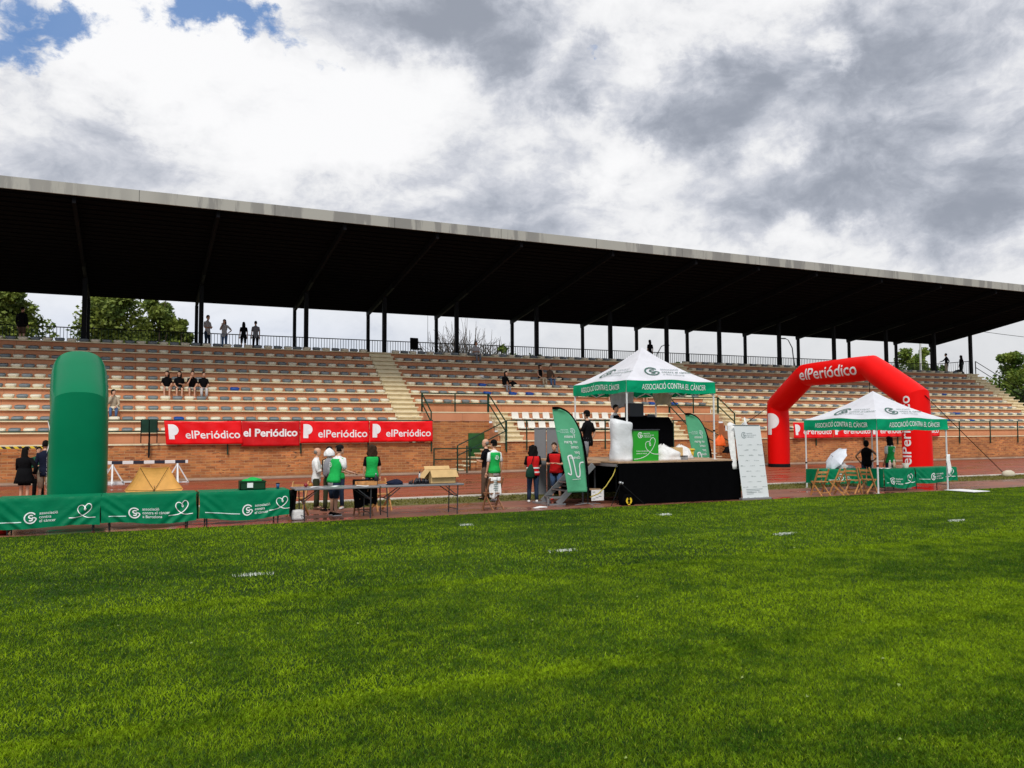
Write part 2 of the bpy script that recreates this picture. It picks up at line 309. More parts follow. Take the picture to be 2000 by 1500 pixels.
# ------------------------------------------------------------------ mesh helpers
class MB:
    def __init__(s): s.v = []; s.f = []; s.mi = []; s.mats = []
    def m(s, mt):
        if mt not in s.mats: s.mats.append(mt)
        return s.mats.index(mt)
    def add(s, vs, fs, mt):
        o = len(s.v); s.v.extend([tuple(p) for p in vs]); k = s.m(mt)
        for f in fs: s.f.append(tuple(i + o for i in f)); s.mi.append(k)
    def box(s, lo, hi, mt, M=None):
        x0, y0, z0 = lo; x1, y1, z1 = hi
        vs = [(x0, y0, z0), (x1, y0, z0), (x1, y1, z0), (x0, y1, z0), (x0, y0, z1), (x1, y0, z1), (x1, y1, z1), (x0, y1, z1)]
        if M is not None: vs = [M @ Vector(p) for p in vs]
        s.add(vs, [(0, 3, 2, 1), (4, 5, 6, 7), (0, 1, 5, 4), (1, 2, 6, 5), (2, 3, 7, 6), (3, 0, 4, 7)], mt)
    def bar(s, a, b, w, h, mt, up=(0, 0, 1)):
        a = Vector(a); b = Vector(b); d = (b - a); L = d.length
        if L < 1e-6: return
        d.normalize(); u = Vector(up)
        if abs(d.dot(u)) > 0.95: u = Vector((0, 1, 0))
        r = d.cross(u).normalized(); u = r.cross(d).normalized()
        vs = [q + r * sx * w / 2 + u * sy * h / 2 for q in (a, b) for sx, sy in ((-1, -1), (1, -1), (1, 1), (-1, 1))]
        s.add(vs, [(0, 1, 2, 3), (7, 6, 5, 4), (0, 4, 5, 1), (1, 5, 6, 2), (2, 6, 7, 3), (3, 7, 4, 0)], mt)
    def tube(s, pts, rad, mt, n=8, cap=True, closed=False):
        pts = [Vector(p) for p in pts]; N = len(pts); rs = rad if isinstance(rad, (list, tuple)) else [rad] * N
        rings = []; prev = None
        for i, p in enumerate(pts):
            if i == 0: d = pts[1] - p
            elif i == N - 1: d = p - pts[i - 1]
            else: d = (pts[i + 1] - p).normalized() + (p - pts[i - 1]).normalized()
            if d.length < 1e-9: d = Vector((0, 0, 1))
            d.normalize()
            if prev is None:
                u = Vector((0, 0, 1)) if abs(d.z) < 0.9 else Vector((1, 0, 0))
                prev = (u - d * u.dot(d)).normalized()
            else:
                prev = (prev - d * prev.dot(d)); prev = prev.normalized() if prev.length > 1e-6 else Vector((1, 0, 0))
            q = d.cross(prev); r = rs[i]
            rings.append([p + prev * (math.cos(2 * PI * k / n) * r) + q * (math.sin(2 * PI * k / n) * r) for k in range(n)])
        s.rings(rings, mt, cap)
    def rings(s, rings, mt, cap=True):
        n = len(rings[0]); vs = [p for r in rings for p in r]; fs = []
        for i in range(len(rings) - 1):
            for k in range(n):
                fs.append((i * n + k, i * n + (k + 1) % n, (i + 1) * n + (k + 1) % n, (i + 1) * n + k))
        if cap: fs.append(tuple(range(n - 1, -1, -1))); fs.append(tuple((len(rings) - 1) * n + k for k in range(n)))
        s.add(vs, fs, mt)
    def loft(s, secs, mt, n=14, cap=True, M=None):
        """secs: (cx, cy, cz, rx, ry[, pow]) horizontal superellipse rings"""
        R = []
        for q in secs:
            cx, cy, cz, rx, ry = q[:5]; e = q[5] if len(q) > 5 else 1.0
            ring = []
            for k in range(n):
                a = 2 * PI * k / n; c_, s_ = math.cos(a), math.sin(a)
                p = Vector((cx + rx * math.copysign(abs(c_) ** e, c_), cy + ry * math.copysign(abs(s_) ** e, s_), cz))
                ring.append(M @ p if M is not None else p)
            R.append(ring)
        s.rings(R, mt, cap)
    def sheet(s, fn, nu, nv, mt, thick=0.0):
        vs = [fn(i / nu, j / nv) for j in range(nv + 1) for i in range(nu + 1)]
        fs = [(j * (nu + 1) + i, j * (nu + 1) + i + 1, (j + 1) * (nu + 1) + i + 1, (j + 1) * (nu + 1) + i) for j in range(nv) for i in range(nu)]
        s.add(vs, fs, mt)
    def build(s, name, parent=None, smooth=False, loc=None, rotz=0.0, bevel=0.0, solid=0.0):
        me = bpy.data.meshes.new(name); me.from_pydata(s.v, [], s.f)
        for mt in s.mats: me.materials.append(mt)
        me.polygons.foreach_set('material_index', s.mi)
        bm = bmesh.new(); bm.from_mesh(me); bmesh.ops.recalc_face_normals(bm, faces=bm.faces); bm.to_mesh(me); bm.free()
        if smooth: me.polygons.foreach_set('use_smooth', [True] * len(me.polygons))
        me.update()
        o = bpy.data.objects.new(name, me); C.objects.link(o)
        if parent is not None: o.parent = parent
        if loc is not None: o.location = loc
        o.rotation_euler.z = rotz
        if solid: md = o.modifiers.new('s', 'SOLIDIFY'); md.thickness = solid; md.offset = 0
        if bevel: md = o.modifiers.new('b', 'BEVEL'); md.width = bevel; md.segments = 2; md.limit_method = 'ANGLE'; md.angle_limit = 0.7
        return o
def tag(o, label, cat, group=None):
    o['label'] = label; o['category'] = cat
    if group: o['group'] = group
    return o
def thing(name, label, cat, loc=(0, 0, 0), rz=0.0, group=None):
    o = bpy.data.objects.new(name, None); C.objects.link(o); o.location = loc; o.rotation_euler.z = rz
    o.empty_display_size = 0.2
    return tag(o, label, cat, group)
def copy_tree(o, parent=None):
    kids = [k for k in o.children]
    c = o.copy(); C.objects.link(c)
    if parent is not None: c.parent = parent
    for k in kids: copy_tree(k, c)
    return c

# ---- text and line art, as 2-D geometry mapped onto any surface
_tcache = {}
def text2d(s, size=1.0, bold=0.0, align='LEFT', squeeze=1.0, cuts=0):
    key = (s, bold, cuts)
    if key not in _tcache:
        cu = bpy.data.curves.new('txt', 'FONT'); cu.body = s; cu.size = 1.0; cu.offset = bold; cu.resolution_u = 3; cu.space_character = 1.0
        ob = bpy.data.objects.new('txt', cu); C.objects.link(ob)
        dg = bpy.context.evaluated_depsgraph_get(); me = bpy.data.meshes.new_from_object(ob.evaluated_get(dg))
        bm = bmesh.new(); bm.from_mesh(me)
        if cuts:
            for k in range(cuts):
                y = -0.25 + 1.2 * k / (cuts - 1)
                g = list(bm.verts) + list(bm.edges) + list(bm.faces)
                bmesh.ops.bisect_plane(bm, geom=g, plane_co=(0, y, 0), plane_no=(0, 1, 0))
        vs = [(v.co.x, v.co.y) for v in bm.verts]; bm.verts.index_update()
        fs = [tuple(v.index for v in f.verts) for f in bm.faces]
        bm.free(); bpy.data.objects.remove(ob); bpy.data.curves.remove(cu); bpy.data.meshes.remove(me)
        _tcache[key] = (vs, fs)
    vs, fs = _tcache[key]
    xs = [v[0] for v in vs]; x0, x1 = min(xs), max(xs); w = (x1 - x0) * size * squeeze
    off = {'LEFT': 0, 'CENTER': -w / 2, 'RIGHT': -w}[align]
    return [((x - x0) * size * squeeze + off, y * size) for x, y in vs], fs, w
def ribbon2d(pts, w, closed=False):
    n = len(pts); L = []; 
    for i in range(n):
        a = pts[(i - 1) % n if closed else max(i - 1, 0)]; b = pts[(i + 1) % n if closed else min(i + 1, n - 1)]
        dx, dy = b[0] - a[0], b[1] - a[1]; l = math.hypot(dx, dy) or 1; nx, ny = -dy / l * w / 2, dx / l * w / 2
        L += [(pts[i][0] + nx, pts[i][1] + ny), (pts[i][0] - nx, pts[i][1] - ny)]
    fs = [(2 * i, 2 * i + 1, 2 * i + 3, 2 * i + 2) for i in range(n - 1)]
    if closed: fs.append((2 * n - 2, 2 * n - 1, 1, 0))
    return L, fs
def logo2d(r):
    """ring open to the right, running into an S-shaped spiral at its centre"""
    out = []
    ring = [(r * math.cos(a), r * math.sin(a)) for a in np.linspace(math.radians(38), math.radians(322), 26)]
    out.append(ribbon2d(ring, r * 0.24))
    tail = [(r * math.cos(math.radians(322)), r * math.sin(math.radians(322))), (r * 1.0, -r * 0.22), (r * 0.72, r * 0.02), (r * 0.30, -r * 0.02)]
    s = [(r * .42, r * .40), (r * .10, r * .50), (-r * .22, r * .36), (-r * .25, r * .10), (r * .02, -r * .06), (r * .30, -r * .16), (r * .32, -r * .42), (r * .05, -r * .52), (-r * .22, -r * .45)]
    out.append(ribbon2d(smooth2d(tail), r * 0.22)); out.append(ribbon2d(smooth2d(s), r * 0.22))
    return out
def smooth2d(p, k=6):
    P = [p[0]] + list(p) + [p[-1]]; o = []
    for i in range(1, len(P) - 2):
        for j in range(k):
            t = j / k; a, b, c, d = P[i - 1], P[i], P[i + 1], P[i + 2]
            o.append(tuple(0.5 * (2 * b[q] + (c[q] - a[q]) * t + (2 * a[q] - 5 * b[q] + 4 * c[q] - d[q]) * t * t + (3 * b[q] - a[q] - 3 * c[q] + d[q]) * t ** 3) for q in range(2)))
    o.append(tuple(p[-1])); return o
def heart2d(h, left=0.0, right=0.0):
    """one-line heart with a small loop in its notch, height h, and a tail out of its tip both ways"""
    p = [(-1.1 - left, -.62), (-.75, -.60), (-.35, -.52), (.05, -.32), (.42, .02), (.60, .38), (.50, .70), (.25, .76), (.04, .52), (-.02, .22), (.06, .13), (.11, .24), (.0, .44), (-.22, .62), (-.50, .56), (-.62, .24), (-.45, -.14), (-.10, -.46), (.30, -.62), (.72, -.62), (1.0 + right, -.60)]
    p = [(x * h, y * h) for x, y in p]
    return ribbon2d(smooth2d(p), h * 0.075)
def put2d(mb, geo, fn, mt, ox=0.0, oy=0.0, mirror=False):
    vs, fs = geo[0], geo[1]
    mb.add([fn(ox + (-x if mirror else x), oy + y) for x, y in vs], fs, mt)
def build_flat(mb, name, parent):
    """finishes a print mesh (no normal recalculation needed)"""
    return mb.build(name, parent)

# ------------------------------------------------------------------ ground
def plane(name, x0, x1, y0, y1, z, mt, kind='structure', nx=1, ny=1):
    mb = MB(); mb.sheet(lambda u, v: (x0 + (x1 - x0) * u, y0 + (y1 - y0) * v, z), nx, ny, mt); o = mb.build(name); o['kind'] = kind; return o
GFAR = mat('far ground', (0.10, 0.11, 0.05), 0.95, 0.3, 0.1)
plane('ground', -600, 900, -400, 1100, -0.02, GFAR)
plane('pitch', -80, 160, -60, 19.35, 0.0, SOIL)
plane('runway', -80, 160, 19.35, 22.35, 0.004, track_mat('wet red asphalt runway', (0.26, 0.095, 0.055), (0.14, 0.052, 0.034), 0.35))
plane('verge', -80, 160, 22.35, 24.45, 0.002, mat('dry verge soil', (0.13, 0.115, 0.03), 0.95, 0.35, 1.5, 0.4, 40))
plane('running_track', -80, 160, 24.55, 37.2, 0.006, track_mat('wet running track', (0.34, 0.075, 0.028), (0.22, 0.050, 0.022), 0.15, True))
plane('apron', -80, 160, 37.2, 60, 0.012, mat('concrete apron', (0.22, 0.12, 0.085), 0.6, 0.3, 0.8))
mb = MB(); mb.box((-80, 24.45, -0.01), (160, 24.56, 0.055), mat('white kerb', (0.60, 0.55, 0.50), 0.5, 0.4, 0.9)); o = mb.build('kerb', bevel=0.01); o['kind'] = 'structure'
mb = MB(); mb.box((-60, 37.95, -0.01), (66, 38.08, 0.09), mat('footing', (0.40, 0.28, 0.2), 0.7, 0.3, 1)); o = mb.build('wall_footing_kerb'); o['kind'] = 'structure'
# painted dashes on the grass
PAINT = mat('line chalk', (0.78, 0.82, 0.76), 0.8, 0.2, 40)
def chalk(x, y, w, n):
    mb = MB()
    for k in range(n):
        if k % 2 and random.random() < .3: continue
        px = x + max(-w * .55, min(w * .55, random.gauss(0, w * .30))); py = y + random.gauss(0, .04); h = random.uniform(.018, .05); a = random.uniform(0, PI); r = random.uniform(.004, .009)
        mb.add([(px - r * math.cos(a), py - r * math.sin(a), .0), (px + r * math.cos(a), py + r * math.sin(a), .0), (px + random.gauss(0, .02), py + random.gauss(0, .02), h)], [(0, 1, 2)], PAINT)
        mb.add([(px - .008, py, .026), (px + .008, py - .004, .036), (px + .004, py + .006, .032)], [(0, 1, 2)], PAINT)
    return mb
for k, (x, y, w) in enumerate([(1.62, 12.62, .50), (6.78, 12.74, .46), (11.83, 12.81, .5), (16.98, 12.92, .5), (6.70, 17.1, .3), (11.9, 17.0, .34)]):
    o = chalk(x, y, w, 100).build('chalk_mark')
    tag(o, ['short white chalk dash on the grass, nearest the green pillar', 'short white chalk dash on the grass in front of the grey tables', 'white chalk dash on the grass in front of the black stage', 'white chalk dash on the grass in front of the small tent',
            'tiny white chalk dash on grass close to the grey tables', 'tiny white chalk dash on grass close to the black stage'][k], 'line marking', 'chalk dashes on the pitch')

mb = MB(); random.seed(21); LEAFS = mat('pale fallen leaf', (0.20, 0.27, 0.06), .7, .3, 30)
for k in range(22):
    y = 3.6 + 12 * random.random() ** 1.2; x = y * random.uniform(-.12, 1.45); a = random.uniform(0, 6.3); r_ = random.uniform(.012, .030)
    mb.add([(x + r_ * math.cos(a + q) * e_, y + r_ * math.sin(a + q) * e_, .030 + .012 * math.sin(q * 2)) for q, e_ in ((0, 1.3), (1.3, .7), (2.6, .8), (3.7, .9), (5, .7))], [(0, 1, 2, 3, 4)], LEAFS)
o = mb.build('fallen_leaves'); o['kind'] = 'stuff'; tag(o, 'small pale leaves scattered on the grass', 'leaves')
# grass blades: one mesh of many small blades, dense near the viewer
def blades(name, mt, zones):
    V = []; T = []
    base = 0
    for (n, xf0, xf1, y0, y1, h0, h1, w0, w1, pw) in zones:
        y = y0 + (y1 - y0) * rng.random(n) ** pw
        x = (xf0 + (xf1 - xf0) * rng.random(n)) * (y if pw != 99 else 1)
        h = h0 + (h1 - h0) * rng.random(n); w = (w0 + (w1 - w0) * rng.random(n)); a = rng.random(n) * 2 * PI; b = rng.random(n) * 2 * PI
        lean = h * (0.3 + 1.5 * rng.random(n))
        dx, dy = np.cos(a) * w / 2, np.sin(a) * w / 2; lx, ly = np.cos(b) * lean, np.sin(b) * lean
        P = np.zeros((n, 5, 3), np.float32)
        P[:, 0] = np.stack([x - dx, y - dy, 0 * x], 1); P[:, 1] = np.stack([x + dx, y + dy, 0 * x], 1)
        P[:, 2] = np.stack([x + dx * .8 + lx * .35, y + dy * .8 + ly * .35, h * .62], 1); P[:, 3] = np.stack([x - dx * .8 + lx * .35, y - dy * .8 + ly * .35, h * .62], 1)
        P[:, 4] = np.stack([x + lx, y + ly, h], 1)
        i = base + np.arange(n)[:, None] * 5
        t = np.concatenate([i + np.array([[0, 1, 2]]), i + np.array([[0, 2, 3]]), i + np.array([[3, 2, 4]])], 0)
        V.append(P.reshape(-1, 3)); T.append(t); base += n * 5
    V = np.concatenate(V); T = np.concatenate(T).astype(np.int32)
    me = bpy.data.meshes.new(name); me.vertices.add(len(V)); me.vertices.foreach_set('co', V.ravel()); me.loops.add(len(T) * 3); me.loops.foreach_set('vertex_index', T.ravel())
    me.polygons.add(len(T)); me.polygons.foreach_set('loop_start', np.arange(len(T), dtype=np.int32) * 3)
    me.materials.append(mt); me.update(); me.validate()
    o = bpy.data.objects.new(name, me); C.objects.link(o); o['kind'] = 'stuff'; return o
GR = blade_mat('grass blades', (0.042, 0.108, 0.005), (0.245, 0.375, 0.006), (0.52, 0.52, 0.08))
o = blades('grass', GR, [(250000, -.22, 1.62, 3.1, 6.6, .012, .036, .0035, .0065, 1.0), (230000, -.22, 1.62, 6.3, 11, .012, .036, .005, .010, 1.0), (190000, -.22, 1.62, 10.6, 19.32, .015, .038, .008, .016, 1.0)])
tag(o, 'short green mown grass of the pitch with darker worn patches', 'grass')
o = blades('verge_grass', blade_mat('verge blades', (0.10, 0.11, 0.02), (0.20, 0.18, 0.035), (0.32, 0.26, 0.10)), [(26000, -.2, 2.2, 22.4, 24.4, .02, .06, .014, .026, 1.0)])
tag(o, 'patchy yellowish grass strip beside the white track kerb', 'grass')

# ------------------------------------------------------------------ grandstand
RUN, RISE, Y0, Z0 = .74, .495, 38.1, 1.58
rowY = lambda i: Y0 + RUN * i
rowZ = lambda i: Z0 + RISE * i
GS = thing('grandstand', 'long roofed stadium grandstand with terracotta tiers, brick base and black canopy', 'grandstand', (0, 38, 0))
def gpart(mb, name, smooth=False, **kw):
    o = mb.build(name, None, smooth, **kw); o.parent = GS; o.matrix_parent_inverse = Matrix.Translation((0, -38, 0)); return o
XL, S1a, S1b, S2a, S2b, S3a, S3b = -16.0, 12.0, 13.28, 32.3, 33.6, 61.7, 63.0
VA0, VA1, SA1, SB0, VB1 = 13.28, 17.15, 18.25, 27.3, 28.6       # recess left, small stair, chairs, small stair, recess right up to S2a
def terrace(x0, x1, i0, name, top_only=False):
    mb = MB()
    for i in range(i0, 11):
        y = rowY(i); z = rowZ(i); yb = rowY(i + 1) if i < 10 else 50.4
        zb = rowZ(i - 1) if i > i0 else rowZ(i0) - .07
        if i > i0: mb.box((x0, y + .10, zb - .02), (x1, y + .20, z - .055), PLASTER)
        mb.box((x0, y, z - .055), (x1, yb + .06, z), CREAM)
    return gpart(mb, name)
terrace(XL, S1a, 0, 'seating_tier'); terrace(VA0, VA1, 3, 'seating_tier'); terrace(VA1, SB0 + 1.3, 3, 'seating_tier')
terrace(SB0 + 1.3, S2a, 3, 'seating_tier'); terrace(S2b, S3a, 0, 'seating_tier')
mb = MB()
for i in range(0, 3):                                             # low tiers with the backed chairs
    y = rowY(i); z = rowZ(i)
    if i: mb.box((SA1, y + .09, rowZ(i - 1) - .02), (SB0, y + .18, z - .065), PLASTER)
    mb.box((VA1 if i == 0 else SA1, y, z - .065), (SB0 if i else VB1, rowY(i + 1) + .06, z), CREAM)
mb.box((SA1, rowY(3) + .03, rowZ(2) - .02), (SB0, rowY(3) + .16, rowZ(3) - .065), PLASTER)
gpart(mb, 'lower_tier')
for a, b in ((VA0, VA1), (VB1, S2a)):                              # terracotta panel over the brick recesses
    mb = MB(); mb.box((a, rowY(3) + .02, rowZ(3) - .47), (b, rowY(3) + .16, rowZ(3) - .067), PLASTER); gpart(mb, 'parapet_panel')
mb = MB()
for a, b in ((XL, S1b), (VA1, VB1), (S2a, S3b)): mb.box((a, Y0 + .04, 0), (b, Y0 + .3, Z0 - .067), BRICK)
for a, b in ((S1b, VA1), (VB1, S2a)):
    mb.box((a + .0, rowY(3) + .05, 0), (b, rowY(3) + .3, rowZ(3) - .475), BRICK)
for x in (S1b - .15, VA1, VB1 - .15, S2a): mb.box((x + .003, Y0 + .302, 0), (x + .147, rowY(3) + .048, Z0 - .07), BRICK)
gpart(mb, 'brick_wall')
for x in (S1b - .12, VA1, VB1 - .12, S2a):                          # stepped end walls
    mb = MB()
    for i in range(0, 3): mb.box((x, rowY(i) + .32, Z0 - .1), (x + .12, rowY(i + 1) + .33, rowZ(i) - .09), PLASTER)
    gpart(mb, 'end_wall')
mb = MB()
for i in range(0, 11): mb.box((S3b - .14, rowY(i) + .31, 0), (S3b - .01, (rowY(i + 1) + .32 if i < 10 else 50.4), rowZ(i) - .27), PLASTER)
gpart(mb, 'end_wall')
def stairs(x0, x1, i0, i1):
    mb = MB()
    for i in range(i0, i1 + 1):
        for k in range(2):
            if i == i1 and k: continue
            y = rowY(i) - .0 + k * RUN / 2; z = rowZ(i) + k * RISE / 2 + .012
            mb.box((x0 + .004, y + .05, z - RISE / 2 - .01), (x1 - .004, y + RUN / 2 + .05 if not (i == i1) else 50.38, z - .07), CREAM)
            mb.box((x0 + .004 - (.02 if k else -.0), y - .05, z - .068), (x1 + (.06 if not k else .03), y + RUN / 2 + .04 if not (i == i1) else 50.38, z), CREAM)
    return gpart(mb, 'stairway')
stairs(S1a, S1b, 1, 10); stairs(S2a, S2b, 1, 10); stairs(S3a, S3b, 0, 10); stairs(VA1, SA1, 0, 3); stairs(SB0, VB1, 0, 3)
# side flights in the recesses, from the apron up to the ledge
def side_flight(xa, xb):
    mb = MB(); n = 8; dx = (xb - xa) / n
    for k in range(n):
        z = Z0 * (k + 1) / (n + .3); mb.box(tuple(sorted((xa + dx * k, xa + dx * (k + 1)))) [0:1] + (38.15, z - .06), (max(xa + dx * k, xa + dx * (k + 1)) + .03, 39.25, z), CREAM)
        mb.box((min(xa + dx * k, xa + dx * (k + 1)) + .03, 38.2, 0), (max(xa + dx * k, xa + dx * (k + 1)) , 39.2, z - .062), BRICK)
    return gpart(mb, 'stairway')
side_flight(14.5, 17.15); side_flight(31.4, 28.6)
mb = MB(); mb.box((15.95, rowY(3) - .02, .05), (16.85, rowY(3) + .045, 1.95), mat('green steel door', (0.02, 0.10, 0.02), 0.5, 0.4, 2)); door = gpart(mb, 'door')
mb = MB(); mb.box((16.05, rowY(3) - .05, 1.0), (16.12, rowY(3) - .02, 1.12), BLACK); h = mb.build('handle'); h.parent = door
# roof
RX0, RX1 = -20.0, 64.1
sl = -(11.62 - 9.5) / (50.35 - 37.0)
rz = lambda y: 9.5 + (50.35 - y) * -sl
mb = MB()
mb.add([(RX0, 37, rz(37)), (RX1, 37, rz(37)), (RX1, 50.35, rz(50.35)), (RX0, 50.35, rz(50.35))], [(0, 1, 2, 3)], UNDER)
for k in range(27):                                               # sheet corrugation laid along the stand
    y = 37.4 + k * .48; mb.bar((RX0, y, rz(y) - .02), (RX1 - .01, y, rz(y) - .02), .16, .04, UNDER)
mb.add([(RX0, 37, rz(37) + .42), (RX1, 37, rz(37) + .42), (RX1, 50.35, rz(50.35) + .36), (RX0, 50.35, rz(50.35) + .36)], [(3, 2, 1, 0)], FASCIA)
mb.add([(RX1, 37, rz(37) - .0), (RX1, 50.35, rz(50.35)), (RX1, 50.35, rz(50.35) + .36), (RX1, 37, rz(37) + .42)], [(0, 1, 2, 3)], BLACK)
mb.add([(RX0, 50.35, rz(50.35)), (RX1, 50.35, rz(50.35)), (RX1, 50.35, rz(50.35) + .36), (RX0, 50.35, rz(50.35) + .36)], [(3, 2, 1, 0)], BLACK)
roof = gpart(mb, 'roof')
mb = MB(); mb.box((RX0, 36.93, rz(37) - .03), (RX1 + .03, 36.995, rz(37) + .45), FASCIA); fs_ = mb.build('fascia'); fs_.parent = GS; fs_.matrix_parent_inverse = Matrix.Translation((0, -38, 0))
for k in range(int((RX1 - RX0) / .9)):
    pass
COLX = [-18.5, -13.2, -7.7, -2.38, 3.12, 8.61, 13.09, 17.56, 22.93, 28.33, 32.78, 37.23, 42.66, 48.01, 53.49, 58.91, 63.26]
for x in COLX:
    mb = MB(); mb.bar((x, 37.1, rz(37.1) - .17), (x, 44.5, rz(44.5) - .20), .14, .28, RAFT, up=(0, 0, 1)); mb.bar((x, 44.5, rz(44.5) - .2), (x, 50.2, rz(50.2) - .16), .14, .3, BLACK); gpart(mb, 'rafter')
    mb = MB(); mb.box((x - .11, 46.2, rowZ(10)), (x + .11, 46.42, rz(46.4) - .3), BLACK); mb.box((x - .17, 46.1, rowZ(10)), (x + .17, 46.52, rowZ(10) + .04), BLACK); gpart(mb, 'column')
    mb = MB(); mb.box((x - .09, 49.9, rowZ(10)), (x + .09, 50.08, rz(50.1) - .28), BLACK); gpart(mb, 'column')
    if x > -3:
        mb = MB(); mb.bar((x, 46.3, rz(46.3) - 1.2), (x, 43.9, rz(43.9) - .3), .07, .07, RAFT)
# seats
def seat_geo(mt):
    mb = MB(); n = 12
    def ring(hx, hy, z, yo=0, p=.55):
        return [Vector((hx * math.copysign(abs(math.cos(a)) ** p, math.cos(a)), yo + hy * math.copysign(abs(math.sin(a)) ** p, math.sin(a)), z)) for a in [2 * PI * (k + .5) / n for k in range(n)]]
    R = [ring(.17, .17, 0), ring(.185, .185, .03), ring(.215, .205, .07), ring(.226, .21, .115), ring(.208, .195, .142), ring(.165, .15, .125)]
    for v in R[3]: v.z += max(0, v.y) * .22
    for v in R[4]: v.z += max(0, v.y) * .30
    mb.rings(R, mt, True); return mb
seat_src = {}
for nm, mt in (('ivory', CREAMP), ('grey', GREYP), ('blue', BLUEP)):
    mb = seat_geo(mt); me = bpy.data.meshes.new('seat_' + nm); me.from_pydata(mb.v, [], mb.f); me.materials.append(mt); me.polygons.foreach_set('use_smooth', [True] * len(me.polygons))
    seat_src[nm] = (me, mb)
BLUE_AT = [(2, 1.95), (5, 4.45), (5, 17.6), (5, 19.35), (5, 20.2), (6, 17.6), (4, 28.35), (4, 29.6), (6, 55.0), (3, 53.6), (2, 51.5), (2, 54.0)]
seats = []
for (xa, xb, i0) in ((-13.0, S1a, 1), (VA0, S2a, 4), (S2b, S3a, 1)):
    n = int((xb - xa - .1) / .52)
    for i in range(i0, 11):
        for k in range(n):
            x = xb - .31 - k * .52 if xa < 0 else xa + .31 + k * .52
            if x < -8.6: continue
            col = 'ivory' if k % 2 == 0 else 'grey'
            for (bi, bx) in BLUE_AT:
                if bi == i and abs(bx - x) < .27: col = 'blue'
            dist = math.hypot(x, rowY(i)); off = (x * .909 - .416 * rowY(i)) / (x * .416 + .908 * rowY(i))
            vis = abs(off) < .63
            if vis: seats.append((dist, x + random.gauss(0, .006), rowY(i) + .24, rowZ(i) + .002, col, random.gauss(0, .03)))
seats.sort(key=lambda q: q[0])
for (d, x, y, z, col, r) in seats[:100]:
    o = bpy.data.objects.new('seat', seat_src[col][0]); C.objects.link(o); o.parent = GS; o.location = (x, y - 38, z); o.rotation_euler.z = r
big = MB()
for (d, x, y, z, col, r) in seats[100:]:
    src = seat_src[col][1]; cr, sr = math.cos(r), math.sin(r)
    big.add([(x + p[0] * cr - p[1] * sr, y + p[0] * sr + p[1] * cr, z + p[2]) for p in src.v], src.f, {'ivory': CREAMP, 'grey': GREYP, 'blue': BLUEP}[col])
o = gpart(big, 'seats', smooth=True); o['kind'] = 'stuff'
# backed chairs in the low tiers
mb = MB()
mb.box((-.21, -.2, .10), (.21, .2, .16), WHITEP); mb.box((-.17, -.12, 0), (.17, .12, .10), BRN)
mb.add([(-.21, .17, .14), (.21, .17, .14), (.19, .27, .50), (-.19, .27, .50), (-.21, .21, .14), (.21, .21, .14), (.19, .31, .50), (-.19, .31, .50)], [(0, 1, 2, 3), (7, 6, 5, 4), (0, 4, 5, 1), (1, 5, 6, 2), (2, 6, 7, 3), (3, 7, 4, 0)], WHITEP)
proto = mb.build('backed_seat', bevel=.03, smooth=False); first = True
for i in (1, 2):
    for k in range(15):
        x = SA1 + .28 + k * .62
        if x > SB0 - .2: continue
        o = proto if first else proto.copy()
        if not first: C.objects.link(o)
        first = False; o.parent = GS; o.location = (x, rowY(i) + .25 - 38, rowZ(i) + .002)
# railings: each one a part with posts and rails as pieces
def rail(name, runs, posts, mt=DGREEN, r=.028, mid=True):
    mb = MB()
    for a, b in runs: mb.tube([a, b], r, mt, 8)
    for a, b in posts: mb.bar(a, b, .055, .055, mt, up=(0, 1, 0))
    return gpart(mb, name)
ZR = Z0 + 1.0
def ledge_rail(x0, x1, xs):
    y = Y0 - .04
    rail('railing', [((x0, y, ZR), (x1, y, ZR)), ((x0, y, Z0 + .53), (x1, y, Z0 + .53))], [((x, y - .01, Z0 - .50), (x, y - .01, ZR)) for x in xs])
ledge_rail(-16, 13.2, [-14.9, -11.8, -8.7, -5.6, -2.5, .6, 3.74, 6.89, 10.0, 13.12])
ledge_rail(SA1, SB0, [18.25, 22.9, 27.3]); ledge_rail(34.6, 63, [34.7, 37.8, 41.8, 44.76, 47.7, 50.6, 53.7, 56.6, 59.6, 62.6])
def top_rail(x0, x1, xs):
    y = rowY(3) + .0; z = rowZ(3)
    rail('railing', [((x0, y, z + .95), (x1, y, z + .95)), ((x0, y, z + .45), (x1, y, z + .45))], [((x, y, z - .0), (x, y, z + .95)) for x in xs], r=.03)
top_rail(13.35, 17.1, [13.4, 15.2, 17.05]); top_rail(28.65, 32.25, [28.7, 30.4, 32.2])
def slope_rail(x, i0, i1, side=0):
    a = Vector((x, rowY(i1), rowZ(i1))); b = Vector((x, rowY(i0), rowZ(i0)))
    up = Vector((0, 0, .95)); m = Vector((0, 0, .45))
    rail('handrail', [(a + up, b + up), (a + m, b + m)], [(a, a + up), (b - Vector((0, 0, .45)), b + up)], r=.034)
for x in (13.38, 17.1, 28.65, 32.25): slope_rail(x, 1 if x in (13.38, 32.25) else 0, 3)
rail('handrail', [((13.15, 37.75, 1.22), (15.9, 37.75, 1.22)), ((13.15, 37.75, .70), (15.9, 37.75, .70))], [((13.15, 37.75, 0), (13.15, 37.75, 1.25)), ((14.85, 37.75, 0), (14.85, 37.75, 1.35)), ((15.15, 38.1, .2), (15.15, 38.1, 1.3))])
rail('handrail', [((14.5, 38.12, 1.35), (17.2, 38.12, 2.6)), ((14.5, 38.12, .85), (17.2, 38.12, 2.1)), ((17.2, 38.12, 2.6), (18.25, 38.12, 2.6))], [((14.5, 38.12, .05), (14.5, 38.12, 1.35)), ((17.15, 38.12, 1.0), (17.15, 38.12, 2.6))])
